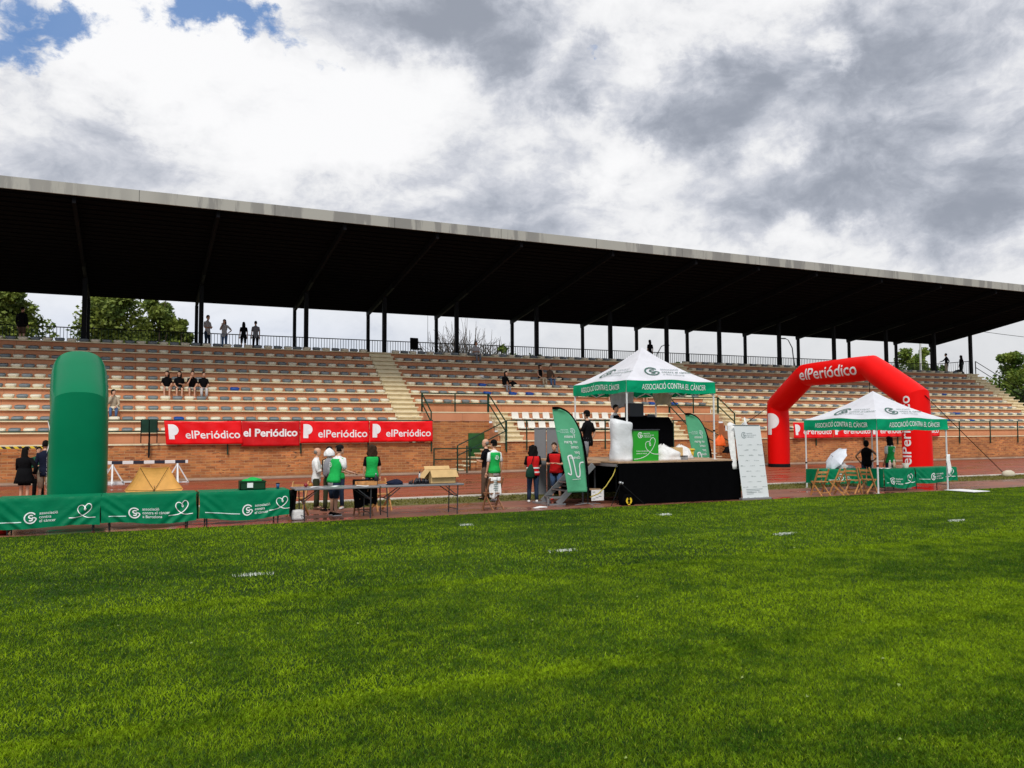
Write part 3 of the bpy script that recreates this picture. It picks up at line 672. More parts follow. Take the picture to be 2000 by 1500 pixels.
rail('handrail', [((31.4, 38.12, 1.35), (28.6, 38.12, 2.6)), ((31.4, 38.12, .85), (28.6, 38.12, 2.1)), ((27.3, 38.12, 2.6), (28.6, 38.12, 2.6))], [((31.4, 38.12, .05), (31.4, 38.12, 1.35)), ((28.6, 38.12, 1.0), (28.6, 38.12, 2.6))])
zt = rowZ(10)
for (xa, xb) in zip([-20] + COLX[1:], COLX[1:] + [63.4]):
    if xb - xa < .3: continue
    mb = MB(); mb.bar((xa, 50.2, zt + 1.2), (xb, 50.2, zt + 1.2), .05, .05, BLACK); mb.bar((xa, 50.2, zt + .12), (xb, 50.2, zt + .12), .04, .04, BLACK)
    n = max(2, int((xb - xa) / .165))
    for k in range(n): mb.box((xa + (xb - xa) * k / n - .013, 50.185, zt + .12), (xa + (xb - xa) * k / n + .013, 50.215, zt + 1.2), DGREEN)
    gpart(mb, 'balustrade')
mb = MB(); mb.bar((63.2, 46.3, zt + 1.15), (63.2, 50.2, zt + 1.15), .05, .05, BLACK); 
for k in range(20): mb.box((63.19, 46.3 + k * .2, zt), (63.21, 46.32 + k * .2, zt + 1.15), DGREEN)
gpart(mb, 'balustrade')
rail('handrail', [((63.25, 45.9, zt + 1.1), (63.25, 37.8, zt + 1.1 - 8.1 * .669)), ((63.25, 45.9, zt + .6), (63.25, 37.8, zt + .6 - 8.1 * .669))], [((63.25, 45.9 - k * 2.0, zt - 2 * k * .669 - .1), (63.25, 45.9 - k * 2.0, zt - 2 * k * .669 + 1.1)) for k in range(5)], BLACK)

# ------------------------------------------------------------------ banners on the ledge railing
def banner(label, x0, x1, zt0, zb, mt, txt, plogo, style=0, slant=0.0, tear=False):
    T = thing('banner', label, 'banner', (x0, Y0 - .12, zb), group='red banners on the railing'); W = x1 - x0; H = zt0 - zb; sd = x0 * 3.1
    def f(u, v, off=0.0):
        uu = u * W; z = v * H
        sag = .03 * math.sin(PI * u) * v
        y = -.02 - off + .028 * math.sin(uu * 3.1 + sd) * (1 - .3 * v) + .018 * math.sin(uu * 7.3 + z * 5 + sd * 2) - .03 * (1 - v)
        return Vector((uu + slant * (1 - v), y, z - sag))
    mb = MB(); mb.sheet(f, 40, 12, mt); mb.build('cloth', T, True, solid=.004)
    mb = MB(); g = lambda x, y: f(x / W, y / H, .012)
    if plogo:
        mb2 = MB(); r = .24; cx, cy = .30 + (slant > 0) * .0, H * .62
        half = [(0, r)] + [(r * math.sin(a), r * math.cos(a)) for a in np.linspace(0, PI, 14)] + [(0, -r)]
        for k in range(len(half) - 2): mb2.add([g(cx, cy), g(cx + half[k][0], cy + half[k][1]), g(cx + half[k + 1][0], cy + half[k + 1][1])], [(0, 1, 2)], PRINTW)
        mb2.add([g(cx - .16, cy + r), g(cx + .005, cy + r), g(cx + .005, cy - r), g(cx - .16, cy - r)], [(0, 1, 2, 3)], PRINTW)
        mb2.add([g(cx - .16, cy - r), g(cx + .06, cy - r), g(cx + .06, cy - .40), g(cx - .16, cy - .40)], [(0, 1, 2, 3)], PRINTW)
        mb2.build('emblem', T)
    v, fc, w = text2d(txt, 1.0, .012 if style == 0 else .028)
    xa = .80 if plogo else .08; avail = W - xa - .10; s = avail / w
    s2 = min(s, .62)
    v, fc, w = text2d(txt, s2, .012 if style == 0 else .028, squeeze=min(1.0, s / s2))
    put2d(mb, (v, fc), g, PRINTW, xa, H * (.26 if plogo else .40)); mb.build('lettering', T)
    return T
banner('red banner by the green pillar, first of the four on the left railing', 1.15, 4.28, 2.56, 1.54, BANR, 'elPeriódico', True, slant=.10)
banner('darker red banner without a P emblem, words set wider', 4.30, 6.82, 2.55, 1.43, BANR2, 'el Periódico', False, 1)
banner('red banner with P emblem right of the darker emblem-less one', 6.84, 10.02, 2.56, 1.55, BANR, 'elPeriódico', True)
banner('red banner with slanting torn white end, beside the left stairway', 10.04, 13.15, 2.56, 1.57, BANR, 'elPeriódico', True)
banner('red banner seen through the arch beside its far leg', 35.9, 39.1, 2.5, 1.54, BANR, 'elPeriódico', True)
banner('red banner behind the seated-height people under the small tent, second behind the arch', 39.12, 42.3, 2.5, 1.56, BANR, 'elPeriódico', True)
banner('red banner partly behind the near leg of the red arch', 42.32, 45.4, 2.5, 1.57, BANR, 'elPeriódico', True)
banner('rightmost red banner on the railing, its end clear of the arch', 45.42, 48.5, 2.5, 1.58, BANR, 'elPeriódico', True)

# dark folded steel seat frame hooked to the railing
T = thing('flap_stand', 'dark green folded steel frame with two flaps on the ledge left of the banners', 'steel stand', (.58, 37.95, 0))
mb = MB()
for sx in (-1, 1): mb.box((sx * .155 - .14, -.10, 2.05), (sx * .155 + .14, -.04, 2.62), DGREEN)
mb.build('panel', T, bevel=.01)
mb = MB()
for x in (-.31, 0, .31): mb.box((x - .02, -.03, 1.62), (x + .02, .02, 2.60), BLACK)
mb.bar((-.31, 0, 1.95), (.31, 0, 1.95), .04, .04, BLACK); mb.bar((-.31, 0, 2.25), (.31, 0, 2.25), .03, .03, BLACK); mb.box((-.03, -.05, 1.0), (.03, .0, 1.65), BLACK)
mb.build('frame', T)
mb = MB(); mb.bar((-7.5, 37.85, 1.46), (-3.0, 37.85, 1.50), .01, .09, stripe_mat('hazard tape', (0.02, 0.02, 0.02), (0.75, 0.55, 0.02), .28, 1.0))
tag(mb.build('barrier_tape'), 'yellow and black hazard tape along the brick wall behind the black coat', 'tape')

# ------------------------------------------------------------------ steeplechase barrier
T = thing('steeplechase_barrier', 'black and white striped hurdle beam on white trestle legs by the brick wall', 'hurdle', (0, 36.6, 0))
mb = MB(); mb.box((-1.75, -.06, .80), (2.05, .06, .93), stripe_mat('hurdle stripes', (0.75, 0.74, 0.72), (0.012, 0.014, 0.03), .78)); mb.build('beam', T, bevel=.008)
for x in (-.75, 1.65):
    mb = MB(); mb.bar((x, -.55, .04), (x, -.02, .80), .06, .06, POLEW); mb.bar((x, .55, .04), (x, .02, .80), .06, .06, POLEW); mb.bar((x, 0, .04), (x, 0, .8), .05, .05, POLEW)
    mb.bar((x - .42, 0, .03), (x, 0, .78), .05, .05, POLEW); mb.bar((x + .42, 0, .03), (x, 0, .78), .05, .05, POLEW); mb.bar((x - .45, 0, .03), (x + .45, 0, .03), .05, .05, POLEW); mb.bar((x, -.6, .03), (x, .6, .03), .05, .05, POLEW); mb.build('trestle', T)
mb = MB(); mb.bar((-1.2, 0, .09), (1.2, 0, .09), .05, .05, POLEW); mb.build('brace', T)

# ------------------------------------------------------------------ inflatable arches
def mitred_tube(path, r, n, mt, mb, e=1.0):
    """straight segments meeting in flat mitres, like a welded inflatable"""
    path = [Vector(p) for p in path]; N = len(path); rings = []
    pn = (path[1] - path[0]).cross(path[2] - path[1]).normalized()
    for i, p in enumerate(path):
        if i == 0: d = (path[1] - p).normalized(); c = 1
        elif i == N - 1: d = (p - path[i - 1]).normalized(); c = 1
        else:
            a = (p - path[i - 1]).normalized(); b = (path[i + 1] - p).normalized(); d = (a + b).normalized(); c = 1 / max(.3, d.dot(a))
        q = d.cross(pn).normalized()
        rings.append([p + q * (math.copysign(abs(math.cos(2 * PI * k / n)) ** e, math.cos(2 * PI * k / n)) * r * c) + pn * (math.copysign(abs(math.sin(2 * PI * k / n)) ** e, math.sin(2 * PI * k / n)) * r) for k in range(n)])
    full = []
    for i in range(N - 1):
        steps = 7
        for s in range(steps + (1 if i == N - 2 else 0)):
            t = s / steps; e = min(t, 1 - t); bul = 1 + .035 * min(1, e * 5) if 0 < t < 1 else .985
            cen = path[i].lerp(path[i + 1], t)
            full.append([cen + (rings[i][k].lerp(rings[i + 1][k], t) - cen) * bul for k in range(n)])
    mb.rings(full, mt, True); return pn
A = Vector((32.6, 35.6, 0)); B = Vector((30.6, 25.0, 0)); L = (B - A).length; u = (B - A) / L
def P(s, z): return A + u * s + Vector((0, 0, z))
T = thing('inflatable_arch', 'big red inflatable arch spanning the running track', 'inflatable arch', tuple((A + B) / 2), group='inflatable arches')
T.rotation_euler.z = 0
def local(T, fn): 
    o = Vector(T.location); return lambda *a: fn(*a) - o
r = .575
path = [P(0, .03), P(0, 3.42), P(2.75, 4.93), P(7.95, 4.93), P(10.7, 3.42), P(10.78, .03)]
mb = MB(); loc = Vector(T.location)
pn = mitred_tube([p - loc for p in path], r, 40, INFR, mb); o = mb.build('tube', T, True); o.data.set_sharp_from_angle(angle=math.radians(17))
mb = MB()
for p in (path[0], path[-1]): mb.tube([p - loc - Vector((0, 0, .02)), p - loc + Vector((0, 0, .16))], r * 1.03, BLACK, 24)
mb.build('base_cuff', T)
out = pn if pn.dot(Vector((0, 0, 2)) - (A + B) / 2) > 0 else -pn        # side that faces the pitch and the viewer
mid0, mid1 = P(2.75, 4.93) - loc, P(7.95, 4.93) - loc
along = (mid1 - mid0).normalized(); leng = (mid1 - mid0).length
def on_beam(x, y):
    a = y / (r * 1.04); cen = mid0 + along * x
    return cen + out * (math.cos(a) * (r * 1.04 + .012)) + Vector((0, 0, 1)) * (math.sin(a) * (r * 1.04 + .012))
flip = along.cross(Vector((0, 0, 1))).dot(out) < 0
v, fc, w = text2d('elPeriódico', .82, .012, cuts=14); sq = 4.6 / w
def beam_txt(x, y): return on_beam(leng / 2 + (x - w / 2) * sq * (-1 if flip else 1), y)
mb = MB(); put2d(mb, (v, fc), beam_txt, PRINTW, 0, -.30); mb.build('lettering', T)
# upright word on the near leg, P badge on the far leg
legc = P(10.74, 0) - loc; dn = Vector((-legc.x - loc.x, -legc.y - loc.y, 0)).normalized()
def on_leg(base, ang, h, arc):
    a0 = math.atan2(dn.y, dn.x) + ang; rr = r * 1.035 + .012; a = a0 + arc / rr
    return Vector((base.x + rr * math.cos(a), base.y + rr * math.sin(a), h))
v, fc, w = text2d('elPeriódico', .70, .012, cuts=14)
mb = MB(); put2d(mb, (v, fc), lambda x, y: on_leg(legc, -.40, .55 + x * 2.95 / w, -y), PRINTW); mb.build('lettering', T)
mb = MB(); base = P(0, 0) - loc; dn2 = Vector((-(base.x + loc.x), -(base.y + loc.y), 0)).normalized()
def on_leg2(x, z):
    rr = r * 1.035 + .012; a = math.atan2(dn2.y, dn2.x) - .62 + x / rr; return Vector((base.x + rr * math.cos(a), base.y + rr * math.sin(a), z))
R2 = .42; cz = 2.55
for k in range(16):
    a0, a1 = PI * k / 16, PI * (k + 1) / 16
    for q in range(4):
        f0, f1 = q / 4, (q + 1) / 4
        mb.add([on_leg2(R2 * f * math.sin(a), cz + R2 * f * math.cos(a)) for f, a in ((f0, a0), (f1, a0), (f1, a1), (f0, a1))], [(0, 1, 2, 3)], PRINTW)
for q in range(3):
    mb.add([on_leg2(-.30 + .1 * q, cz + R2), on_leg2(-.2 + .1 * q, cz + R2), on_leg2(-.2 + .1 * q, cz - R2), on_leg2(-.30 + .1 * q, cz - R2)], [(0, 1, 2, 3)], PRINTW)
for q in range(3):
    mb.add([on_leg2(-.30 + .1 * q, cz - R2), on_leg2(-.2 + .1 * q, cz - R2), on_leg2(-.2 + .1 * q, cz - R2 - .34), on_leg2(-.30 + .1 * q, cz - R2 - .34)], [(0, 1, 2, 3)], PRINTW)
mb.build('emblem', T)
mb = MB()
for a, b in ((P(11.3, 3.5), Vector((34.5, 23.9, .15))), (P(7.9, 5.5) + out * .1, P(7.9, 5.5) + out * .1 - Vector((0, 0, 1.9))), (P(-.55, 3.5), Vector((30.9, 37.4, 1.9)))):
    mb.tube([a - loc, b - loc], .017, BLACK, 6)
mb.build('guy_rope', T)
# sandbag on the guy rope
mb = MB(); mb.loft([(0, 0, 0, .30, .17), (0, 0, .08, .36, .22), (0, 0, .2, .30, .18), (.02, 0, .27, .14, .08)], mat('pale sandbag', (0.55, 0.50, 0.38), .8), 14)
o = mb.build('sandbag', None, True, loc=(34.6, 23.75, 0)); tag(o, 'pale sandbag with a dark strap holding the guy rope, on the verge', 'sandbag')
# green arch, seen end-on
A2 = Vector((-1.17, 21.75, 0)); B2 = Vector((-1.62, 28.3, 0)); L2 = (B2 - A2).length; u2 = (B2 - A2) / L2
P2 = lambda s, z: A2 + u2 * s + Vector((0, 0, z)) - A2
T = thing('inflatable_arch', 'big green inflatable arch seen end-on as a round-topped pillar behind the cloth tables', 'inflatable arch', tuple(A2), group='inflatable arches')
mb = MB(); mitred_tube([P2(0, .03), P2(0, 2.68), P2(1.3, 3.50), P2(L2 - 1.3, 3.50), P2(L2, 2.68), P2(L2, .03)], .60, 48, INFG, mb, .80); o = mb.build('tube', T, True); o.data.set_sharp_from_angle(angle=math.radians(16))
mb = MB()
def on_g(x, z, a0=-2.72):
    rr = .64; a = a0 + x / rr; return Vector((rr * math.cos(a), rr * math.sin(a), z))
# white ring emblem and upright words on its left flank
v, fc = ribbon2d([(.30 * math.cos(a), 2.0 + .36 * math.sin(a)) for a in np.linspace(0, 2 * PI, 30)], .05, True)
mb.add([on_g(x - .25, z) for x, z in v], fc, PRINTW)
v, fc, w = text2d('associació contra el càncer', .16, .004, cuts=3)
mb.add([on_g(-.12 - y, .55 + x * 1.0 / w) for x, y in v], fc, PRINTW)
v, fc = ribbon2d([(.22 * math.cos(a), .92 + .30 * math.sin(a)) for a in np.linspace(0, 2 * PI, 30)], .04, True)
mb.add([on_g(x, z, -.12) for x, z in v], fc, PRINTW)
mb.build('emblem', T)

# ------------------------------------------------------------------ tables
def table(name, label, x0, x1, y0, y1, z=.74, top=TABG, group=None, cat='table', inset=.12):
    T = thing(name, label, cat, (x0, y0, 0), group=group); W = x1 - x0; D = y1 - y0
    mb = MB(); mb.box((0, 0, z - .045), (W, D, z), top); mb.build('table_top', T, bevel=.012)
    for x in (inset, W - inset):
        sg = 1 if x < W / 2 else -1
        for y in (.06, D - .06):
            mb = MB(); mb.tube([(x, y, z - .05), (x + sg * .02, y, 0)], .016, STEELD, 8); mb.build('leg', T)
        mb = MB(); mb.tube([(x, .06, .12), (x, D - .06, .12)], .012, STEELD, 6); mb.build('brace', T)
        mb = MB(); mb.tube([(x, .06, .45), (x, D - .06, .45)], .012, STEELD, 6); mb.tube([(x, D / 2, .45), (x + sg * .38, D / 2, z - .06)], .012, STEELD, 6); mb.build('brace', T)
        mb = MB(); mb.bar((x, .05, .45), (x + sg * .33, .05, z - .06), .02, .02, STEELD); mb.build('brace', T)
    return T
def tablecloth(label, x0, x1, y0, y1, z, drop, logo_x, heart_x, lines, sd=0, group='green logo tablecloths', gather=1.0, side=True, llen=.6):
    W = x1 - x0; D = y1 - y0
    T = thing('tablecloth', label, 'tablecloth', (x0, y0, z), group=group)
    def front(u_, v_, off=0.0):
        x = u_ * W; d = v_ * drop
        e = min(u_, 1 - u_)
        amp = (.010 + .035 * v_) * (1 - .55 * math.exp(-((e - .0) / .22) ** 2) * 0) 
        fold = math.sin(x * 9 + sd + v_ * 2.2) * .45 + math.sin(x * 17 + sd * 2.3 - v_ * 3) * .3
        dia = math.sin((x - W + v_ * .7) * 22 + sd) * math.exp(-((x - W * .93 + v_ * .35) / .28) ** 2) + math.sin((x - v_ * .7) * 22) * math.exp(-((x - W * .05 - v_ * .3) / .25) ** 2)
        y = -.03 - off - v_ * .035 - amp * fold * .55 - dia * .030 * v_ ** .6 * gather
        return Vector((x - .004 + .01 * math.sin(d * 9 + sd), y, -d - .006 - .03 * math.sin(u_ * 5.5 + sd) * v_ + .035 * v_ * (math.cos(2 * PI * u_) * .5)))
    mb = MB()
    mb.sheet(lambda a, b: Vector((a * W, D - b * (D + .0) - .0 if b < 1 else -.0, .006)) if b < 1 else Vector((a * W, -.018, .003)), 24, 8, CLOTHG)
    mb.sheet(lambda a, b: front(a, b) if b > 0 else Vector((a * W, -.018, .003)), 64, 18, CLOTHG)
    if side:
        for sx in (0, 1):
            mb.sheet(lambda a, b, sx=sx: Vector(((W + .012 + .02 * math.sin(a * 14) * b) if sx else -.012 - .02 * math.sin(a * 14) * b, a * D - .02, .004 - b * drop * .97)), 12, 8, CLOTHG)
    mb.build('cloth', T, True)
    g = lambda x, y: front(min(max(x / W, 0), 1), min(max(-y / drop, 0), 1), .010)
    mb = MB()
    if logo_x is not None:
        for q in logo2d(.105): put2d(mb, q, g, PRINTW, logo_x, -drop + .215)
        for k, s in enumerate(lines):
            v, fc, w = text2d(s, .083, .002); put2d(mb, (v, fc), g, PRINTW, logo_x + .16, -drop + .275 - k * .078)
        a = [(x, 0) for x in np.linspace(-llen, -.16, 12)]
        put2d(mb, ribbon2d(a, .018), g, PRINTL, logo_x, -drop + .14)
    if heart_x is not None:
        put2d(mb, heart2d(.21, .25, .0), g, PRINTW, heart_x, -drop + .29)
    mb.build('print', T)
    return T
L3 = ['associació', 'contra', 'el càncer']; L4 = ['associació', 'contra el càncer', 'a Barcelona']
table('folding_table', 'folding table under the leftmost green cloth, cut by the picture edge', -2.45, -.62, 19.65, 20.4, group='cloth-covered folding tables')
table('folding_table', 'folding table under the middle green cloth, orange umbrella behind it', -.58, 1.25, 19.65, 20.4, group='cloth-covered folding tables')
table('folding_table', 'folding table under the green cloth that carries the green bag crate', 1.38, 3.2, 19.65, 20.4, group='cloth-covered folding tables')
tablecloth('green satin cloth on the leftmost table, three short lines of lettering', -2.5, -.61, 19.62, 20.42, .742, .60, .62, 1.60, L3, 1.2, llen=.75)
tablecloth('green satin cloth on the middle table, lettered with Barcelona', -.60, 1.29, 19.62, 20.42, .742, .60, .64, 1.60, L4, 3.7, llen=.5)
tablecloth('green satin cloth under the green bag crate, framed by a white line', 1.35, 3.3, 19.62, 20.42, .742, .60, 1.02, 1.78, L3, 5.1, gather=.7, llen=.9)
table('folding_table', 'bare grey folding table where the green-vested helper stands', 3.42, 5.42, 19.5, 20.25, .765, group='bare grey folding tables', inset=.2)
table('folding_table', 'bare grey folding table with a cardboard box on its end', 5.46, 7.6, 19.5, 20.25, .765, group='bare grey folding tables', inset=.15)
table('folding_table', 'folding table under the green cloth behind the wooden chairs', 20.8, 22.7, 20.75, 21.4, group='tables under the small tent')
table('folding_table', 'folding table under the middle cloth of the small tent', 22.85, 24.15, 20.05, 20.7, group='tables under the small tent')
table('folding_table', 'folding table under the rightmost cloth, sticking out of the tent', 24.4, 26.3, 20.1, 20.7, group='tables under the small tent')
tablecloth('green satin cloth behind the wooden chairs, bunched up at its middle', 20.76, 22.76, 20.72, 21.4, .742, .48, .85, None, L3, 2.2, group='green logo cloths under the small tent')
tablecloth('green satin cloth on the middle table of the small tent, hanging lowest', 22.82, 24.28, 20.02, 20.7, .742, .62, .36, 1.20, L3, 4.0, group='green logo cloths under the small tent', llen=.3)
tablecloth('green satin cloth on the rightmost table, its corner sticking out of the tent', 24.36, 26.42, 20.06, 20.7, .742, .50, .85, 1.74, L3, .4, group='green logo cloths under the small tent', llen=.7)
table('folding_table', 'small grey table against the brick wall behind the black coat', -2.9, -1.6, 33.6, 34.2, .8)
# red bag under the leftmost table
mb = MB(); mb.loft([(0, 0, 0, .42, .18), (0, 0, .1, .5, .24), (0, 0, .2, .40, .2), (.05, 0, .28, .22, .1)], mat('red bag', (0.45, 0.01, 0.008), .45), 16)
o = mb.build('bag', None, True, loc=(-2.75, 19.95, .005)); tag(o, 'glossy red bag on the ground under the leftmost cloth table', 'bag')

# ------------------------------------------------------------------ wooden folding chairs
def chair(label, x, y, rz, mt=WOOD, h=.82, group='wooden folding chairs'):
    T = thing('folding_chair', label, 'chair', (x, y, 0), rz, group)
    for sx in (-1, 1):
        mb = MB(); mb.bar((sx * .20, -.22, 0), (sx * .20, .16, h), .032, .045, mt); mb.tube([(sx * .20, .155, h - .01), (sx * .20, .165, h + .02)], .024, mt, 8); mb.build('leg', T)
        mb = MB(); mb.bar((sx * .165, .26, 0), (sx * .165, -.20, .44), .03, .042, mt); mb.build('leg', T)
    mb = MB()
    for k in range(5): mb.box((-.19, -.22 + k * .078, .43), (.19, -.165 + k * .078, .448), mt)
    mb.box((-.155, -.2, .405), (-.13, .16, .43), mt); mb.box((.13, -.2, .405), (.155, .16, .43), mt); mb.build('seat', T)
    for z in (h - .09, h - .21):
        yy = -.22 + .38 * z / h
        mb = MB(); mb.box((-.19, yy - .012, z - .03), (.19, yy + .008, z + .035), mt); mb.build('back_slat', T)
    mb = MB(); mb.bar((-.2, -.17, .12), (.2, -.17, .12), .025, .03, mt); mb.build('stretcher', T); mb = MB(); mb.bar((-.165, .2, .1), (.165, .2, .1), .02, .025, mt); mb.build('stretcher', T)
    return T
chair('worn brown folding chair with white printed shirt hung over it', 8.72, 20.25, PI + .15, WOODD)
chair('wooden folding chair with its back to the pitch, leftmost by the small tent', 19.75, 19.75, PI - .1)
chair('wooden folding chair turned back to the pitch, second from the left by the small tent', 20.4, 19.65, PI + .35)
chair('wooden folding chair turned sideways between two others before the bunched cloth', 21.25, 19.85, PI / 2 + .35)
chair('wooden folding chair nearest the white front tent pole, turned sideways', 21.95, 19.9, PI / 2 + .1)
chair('light folding chair under the left end of the grey table', 3.75, 21.0, -.6)
chair('folding chair behind the grey table with black jacket over it', 5.25, 20.35, PI, WOODD)
chair('light folding chair beside the long-haired woman behind the grey table', 5.95, 21.3, .2)
def cloth_lump(name, label, cat, loc, sx, sy, sz, mt, seed=0, rz=0, n=18, group=None):
    mb = MB(); R = []
    for j in range(9):
        t = j / 8; rr = max(.04, (1 - t ** 2.2)) ** .55
        ring = []
        for k in range(n):
            a = 2 * PI * k / n; q = mnoise.noise(Vector((math.cos(a) * 1.6 + seed, math.sin(a) * 1.6, t * 2.4)))
            e = (1 + .38 * q) * rr
            ring.append(Vector((sx * e * math.cos(a), sy * e * math.sin(a), sz * t * (1 + .4 * mnoise.noise(Vector((math.cos(a) * 2 + seed, math.sin(a) * 2, 7)))))))
        R.append(ring)
    mb.rings(R, mt, True); o = mb.build(name, None, True, loc=loc, rotz=rz); tag(o, label, cat, group); return o
def hanging(name, label, cat, loc, W, H, mt, rz=0.0, seed=0.0, amp=.03):
    mb = MB(); mb.sheet(lambda a, b: Vector(((a - .5) * W * (1 - .12 * b), amp * math.sin(a * 9 + seed + b * 2) + amp * .6 * math.sin(a * 19 + b * 5), -b * H - .05 * math.sin(a * 5 + seed) * b)), 16, 12, mt)
    o = mb.build(name, None, True, loc=loc, rotz=rz, solid=.006); tag(o, label, cat); return o
o = hanging('shirt', 'white printed T-shirt hung over the worn brown chair', 'shirt', (8.72, 20.13, .86), .36, .52, CWHT, .1)
mb = MB()
for k in range(6): mb.box((-.08 + .03 * (k % 2), -.055, -.10 - k * .05), (.06, -.05, -.085 - k * .05), PRINTD)
q = mb.build('print', o)
hanging('jacket', 'black jacket hung over the chair behind the grey table', 'jacket', (5.25, 20.22, .90), .62, .66, CBLK, 0, 1.0, .05)
hanging('bag', 'dark tote bag hanging off the left end of the grey table', 'bag', (3.40, 19.9, .72), .34, .58, CBLK, .9, 2.0, .05)
mb = MB(); mb.box((-.15, -.1, 0), (.15, .1, .24), CWHT); o = mb.build('bag', None, False, loc=(3.55, 19.95, .005), bevel=.05); tag(o, 'white carrier bag standing under the grey table', 'bag')

# things on the left tables
CRATE = mat('dark green crate plastic', (0.008, 0.045, 0.018), .5, spec=.2)
T = thing('crate', 'dark plastic crate heaped with bright green fabric bags', 'crate', (2.52, 20.05, .752))
mb = MB(); a0, b0, h0 = .28, .19, .20
for s in ((-a0, -b0, a0, -b0 + .015), (-a0, b0 - .015, a0, b0), (-a0, -b0, -a0 + .015, b0), (a0 - .015, -b0, a0, b0)): mb.box((s[0], s[1], 0), (s[2], s[3], h0), CRATE)
mb.box((-a0, -b0, 0), (a0, b0, .015), CRATE); mb.box((-a0 - .015, -b0 - .015, h0 - .03), (a0 + .015, -b0, h0), CRATE); mb.build('box', T)
mb = MB(); mb.box((-.13, -b0 - .02, .05), (.0, -b0 - .016, .16), PRINTW); mb.build('paper_label', T)
cloth_lump('fabric_bags', 'bright green fabric bags heaped in the dark crate', 'bags', (2.52, 20.05, .90), .25, .15, .13, VGRN, 2.3)
mb = MB(); mb.loft([(0, 0, 0, .032, .032), (0, 0, .115, .042, .042)], mat('blue paper cup', (0.02, 0.09, 0.22), .5), 16); mb.loft([(0, 0, .115, .045, .045), (0, 0, .13, .043, .043)], CBLK, 16)
o = mb.build('paper_cup', None, True, loc=(3.10, 20.0, .752)); tag(o, 'dark blue paper cup with black lid near the crate', 'cup')
T = thing('umbrella', 'open orange umbrella resting on its rim behind the middle cloth table', 'umbrella', (.45, 20.78, .60))
def umb(mb, R, depth, n, M, mt):
    for k in range(n):
        a0, a1 = 2 * PI * k / n, 2 * PI * (k + 1) / n
        def pt(f, t):
            a = a0 + (a1 - a0) * t; edge = 1 - .05 * math.sin(PI * t) * f
            rr = R * math.sin(f * 1.25) / math.sin(1.25) * edge * (math.cos(PI / n) / math.cos(a - (a0 + a1) / 2)) ** (f)
            return M @ Vector((rr * math.cos(a), rr * math.sin(a), depth * (math.cos(f * 1.25) - math.cos(1.25)) / (1 - math.cos(1.25))))
        mb.sheet(lambda u_, v_: pt(v_, u_), 5, 7, mt)
Mu = Matrix.Translation((0, 0, .26)) @ Matrix.Rotation(math.radians(64), 4, 'X') @ Matrix.Rotation(math.radians(30), 4, 'Z')
Mu = Matrix.Translation((0, 0, .17)) @ Matrix.Rotation(math.radians(-108), 4, 'X')
mb = MB(); umb(mb, .62, .13, 6, Mu, ORANGE); mb.build('canopy', T, False)
for k in range(6):
    a = 2 * PI * k / 6; mb = MB(); pts = [Mu @ Vector((.62 * f * math.cos(a), .62 * f * math.sin(a), (.125 * (1 - f ** 1.8) - .014))) for f in (0, .3, .6, .97)]
    mb.tube(pts, .005, BLACK, 5); mb.build('rib', T)
mb = MB(); mb.tube([Mu @ Vector((0, 0, .14)), Mu @ Vector((0, 0, -.22))], .008, STEELD, 6); mb.tube([Mu @ Vector((0, 0, -.22)), Mu @ Vector((0, 0, -.30))], .016, WOOD, 8); mb.build('shaft', T)
# cardboard box, black caps, bag, bottle on grey tables
T = thing('cardboard_box', 'open cardboard box with folded-out flaps on the end of the grey table', 'box', (7.10, 19.9, .767))
mb = MB()
for s in ((-.34, -.22, .34, -.212), (-.34, .212, .34, .22), (-.34, -.22, -.332, .22), (.332, -.22, .34, .22)): mb.box((s[0], s[1], 0), (s[2], s[3], .34), CARD)
mb.box((-.34, -.22, 0), (.34, .22, .01), CARD); mb.build('carton', T)
for pts in ([(-.35, -.225, .34), (.35, -.225, .34), (.38, -.32, .16), (-.33, -.32, .16)], [(-.34, -.22, .34), (-.34, .22, .34), (-.50, .25, .14), (-.50, -.2, .14)], [(-.34, .22, .34), (.34, .22, .34), (.34, .30, .42), (-.34, .30, .42)], [(.34, -.2, .34), (.34, .22, .34), (.45, .2, .24), (.45, -.2, .24)]):
    mb = MB(); mb.add(pts, [(0, 1, 2, 3)], CARD); mb.build('flap', T, solid=.006)
mb = MB(); mb.box((-.05, -.328, .02), (.0, -.224, .3), mat('parcel tape', (0.36, 0.22, 0.10), .3)); 
BLKP = mat('black glossy plastic', (0.010, 0.010, 0.016), .3)
mb = MB()
for k in range(46):
    x = random.uniform(-.26, .26); y = random.uniform(-.16, .16); h = .05 + .10 * (1 - (x / .3) ** 2) * random.uniform(.6, 1)
    mb.tube([(x, y, 0), (x + random.gauss(0, .015), y + random.gauss(0, .015), h)], [.03, .012], BLKP, 6)
o = mb.build('plastic_bags', None, True, loc=(6.55, 19.85, .767)); o['kind'] = 'stuff'; tag(o, 'tangled heap of small black plastic bags before the cardboard box', 'bags')
cloth_lump('folded_cloth', 'dark navy cloth crumpled on the grey table between bottle and bag heap', 'cloth', (5.90, 19.9, .767), .22, .15, .12, NAVY, 5.5)
def bottle(label, loc, h, r_, mt, capm, group=None):
    T = thing('bottle', label, 'bottle', loc, group=group)
    mb = MB(); mb.loft([(0, 0, 0, r_, r_), (0, 0, h * .62, r_, r_), (0, 0, h * .76, r_ * .7, r_ * .7), (0, 0, h * .84, r_ * .42, r_ * .42)], mt, 16); mb.build('body', T, True)
    mb = MB(); mb.loft([(0, 0, h * .84, r_ * .5, r_ * .5), (0, 0, h, r_ * .48, r_ * .48)], capm, 14); mb.build('cap', T, True)
bottle('black flask with a white base band on the grey table', (5.47, 20.05, .767), .28, .04, BLKP, ALU)
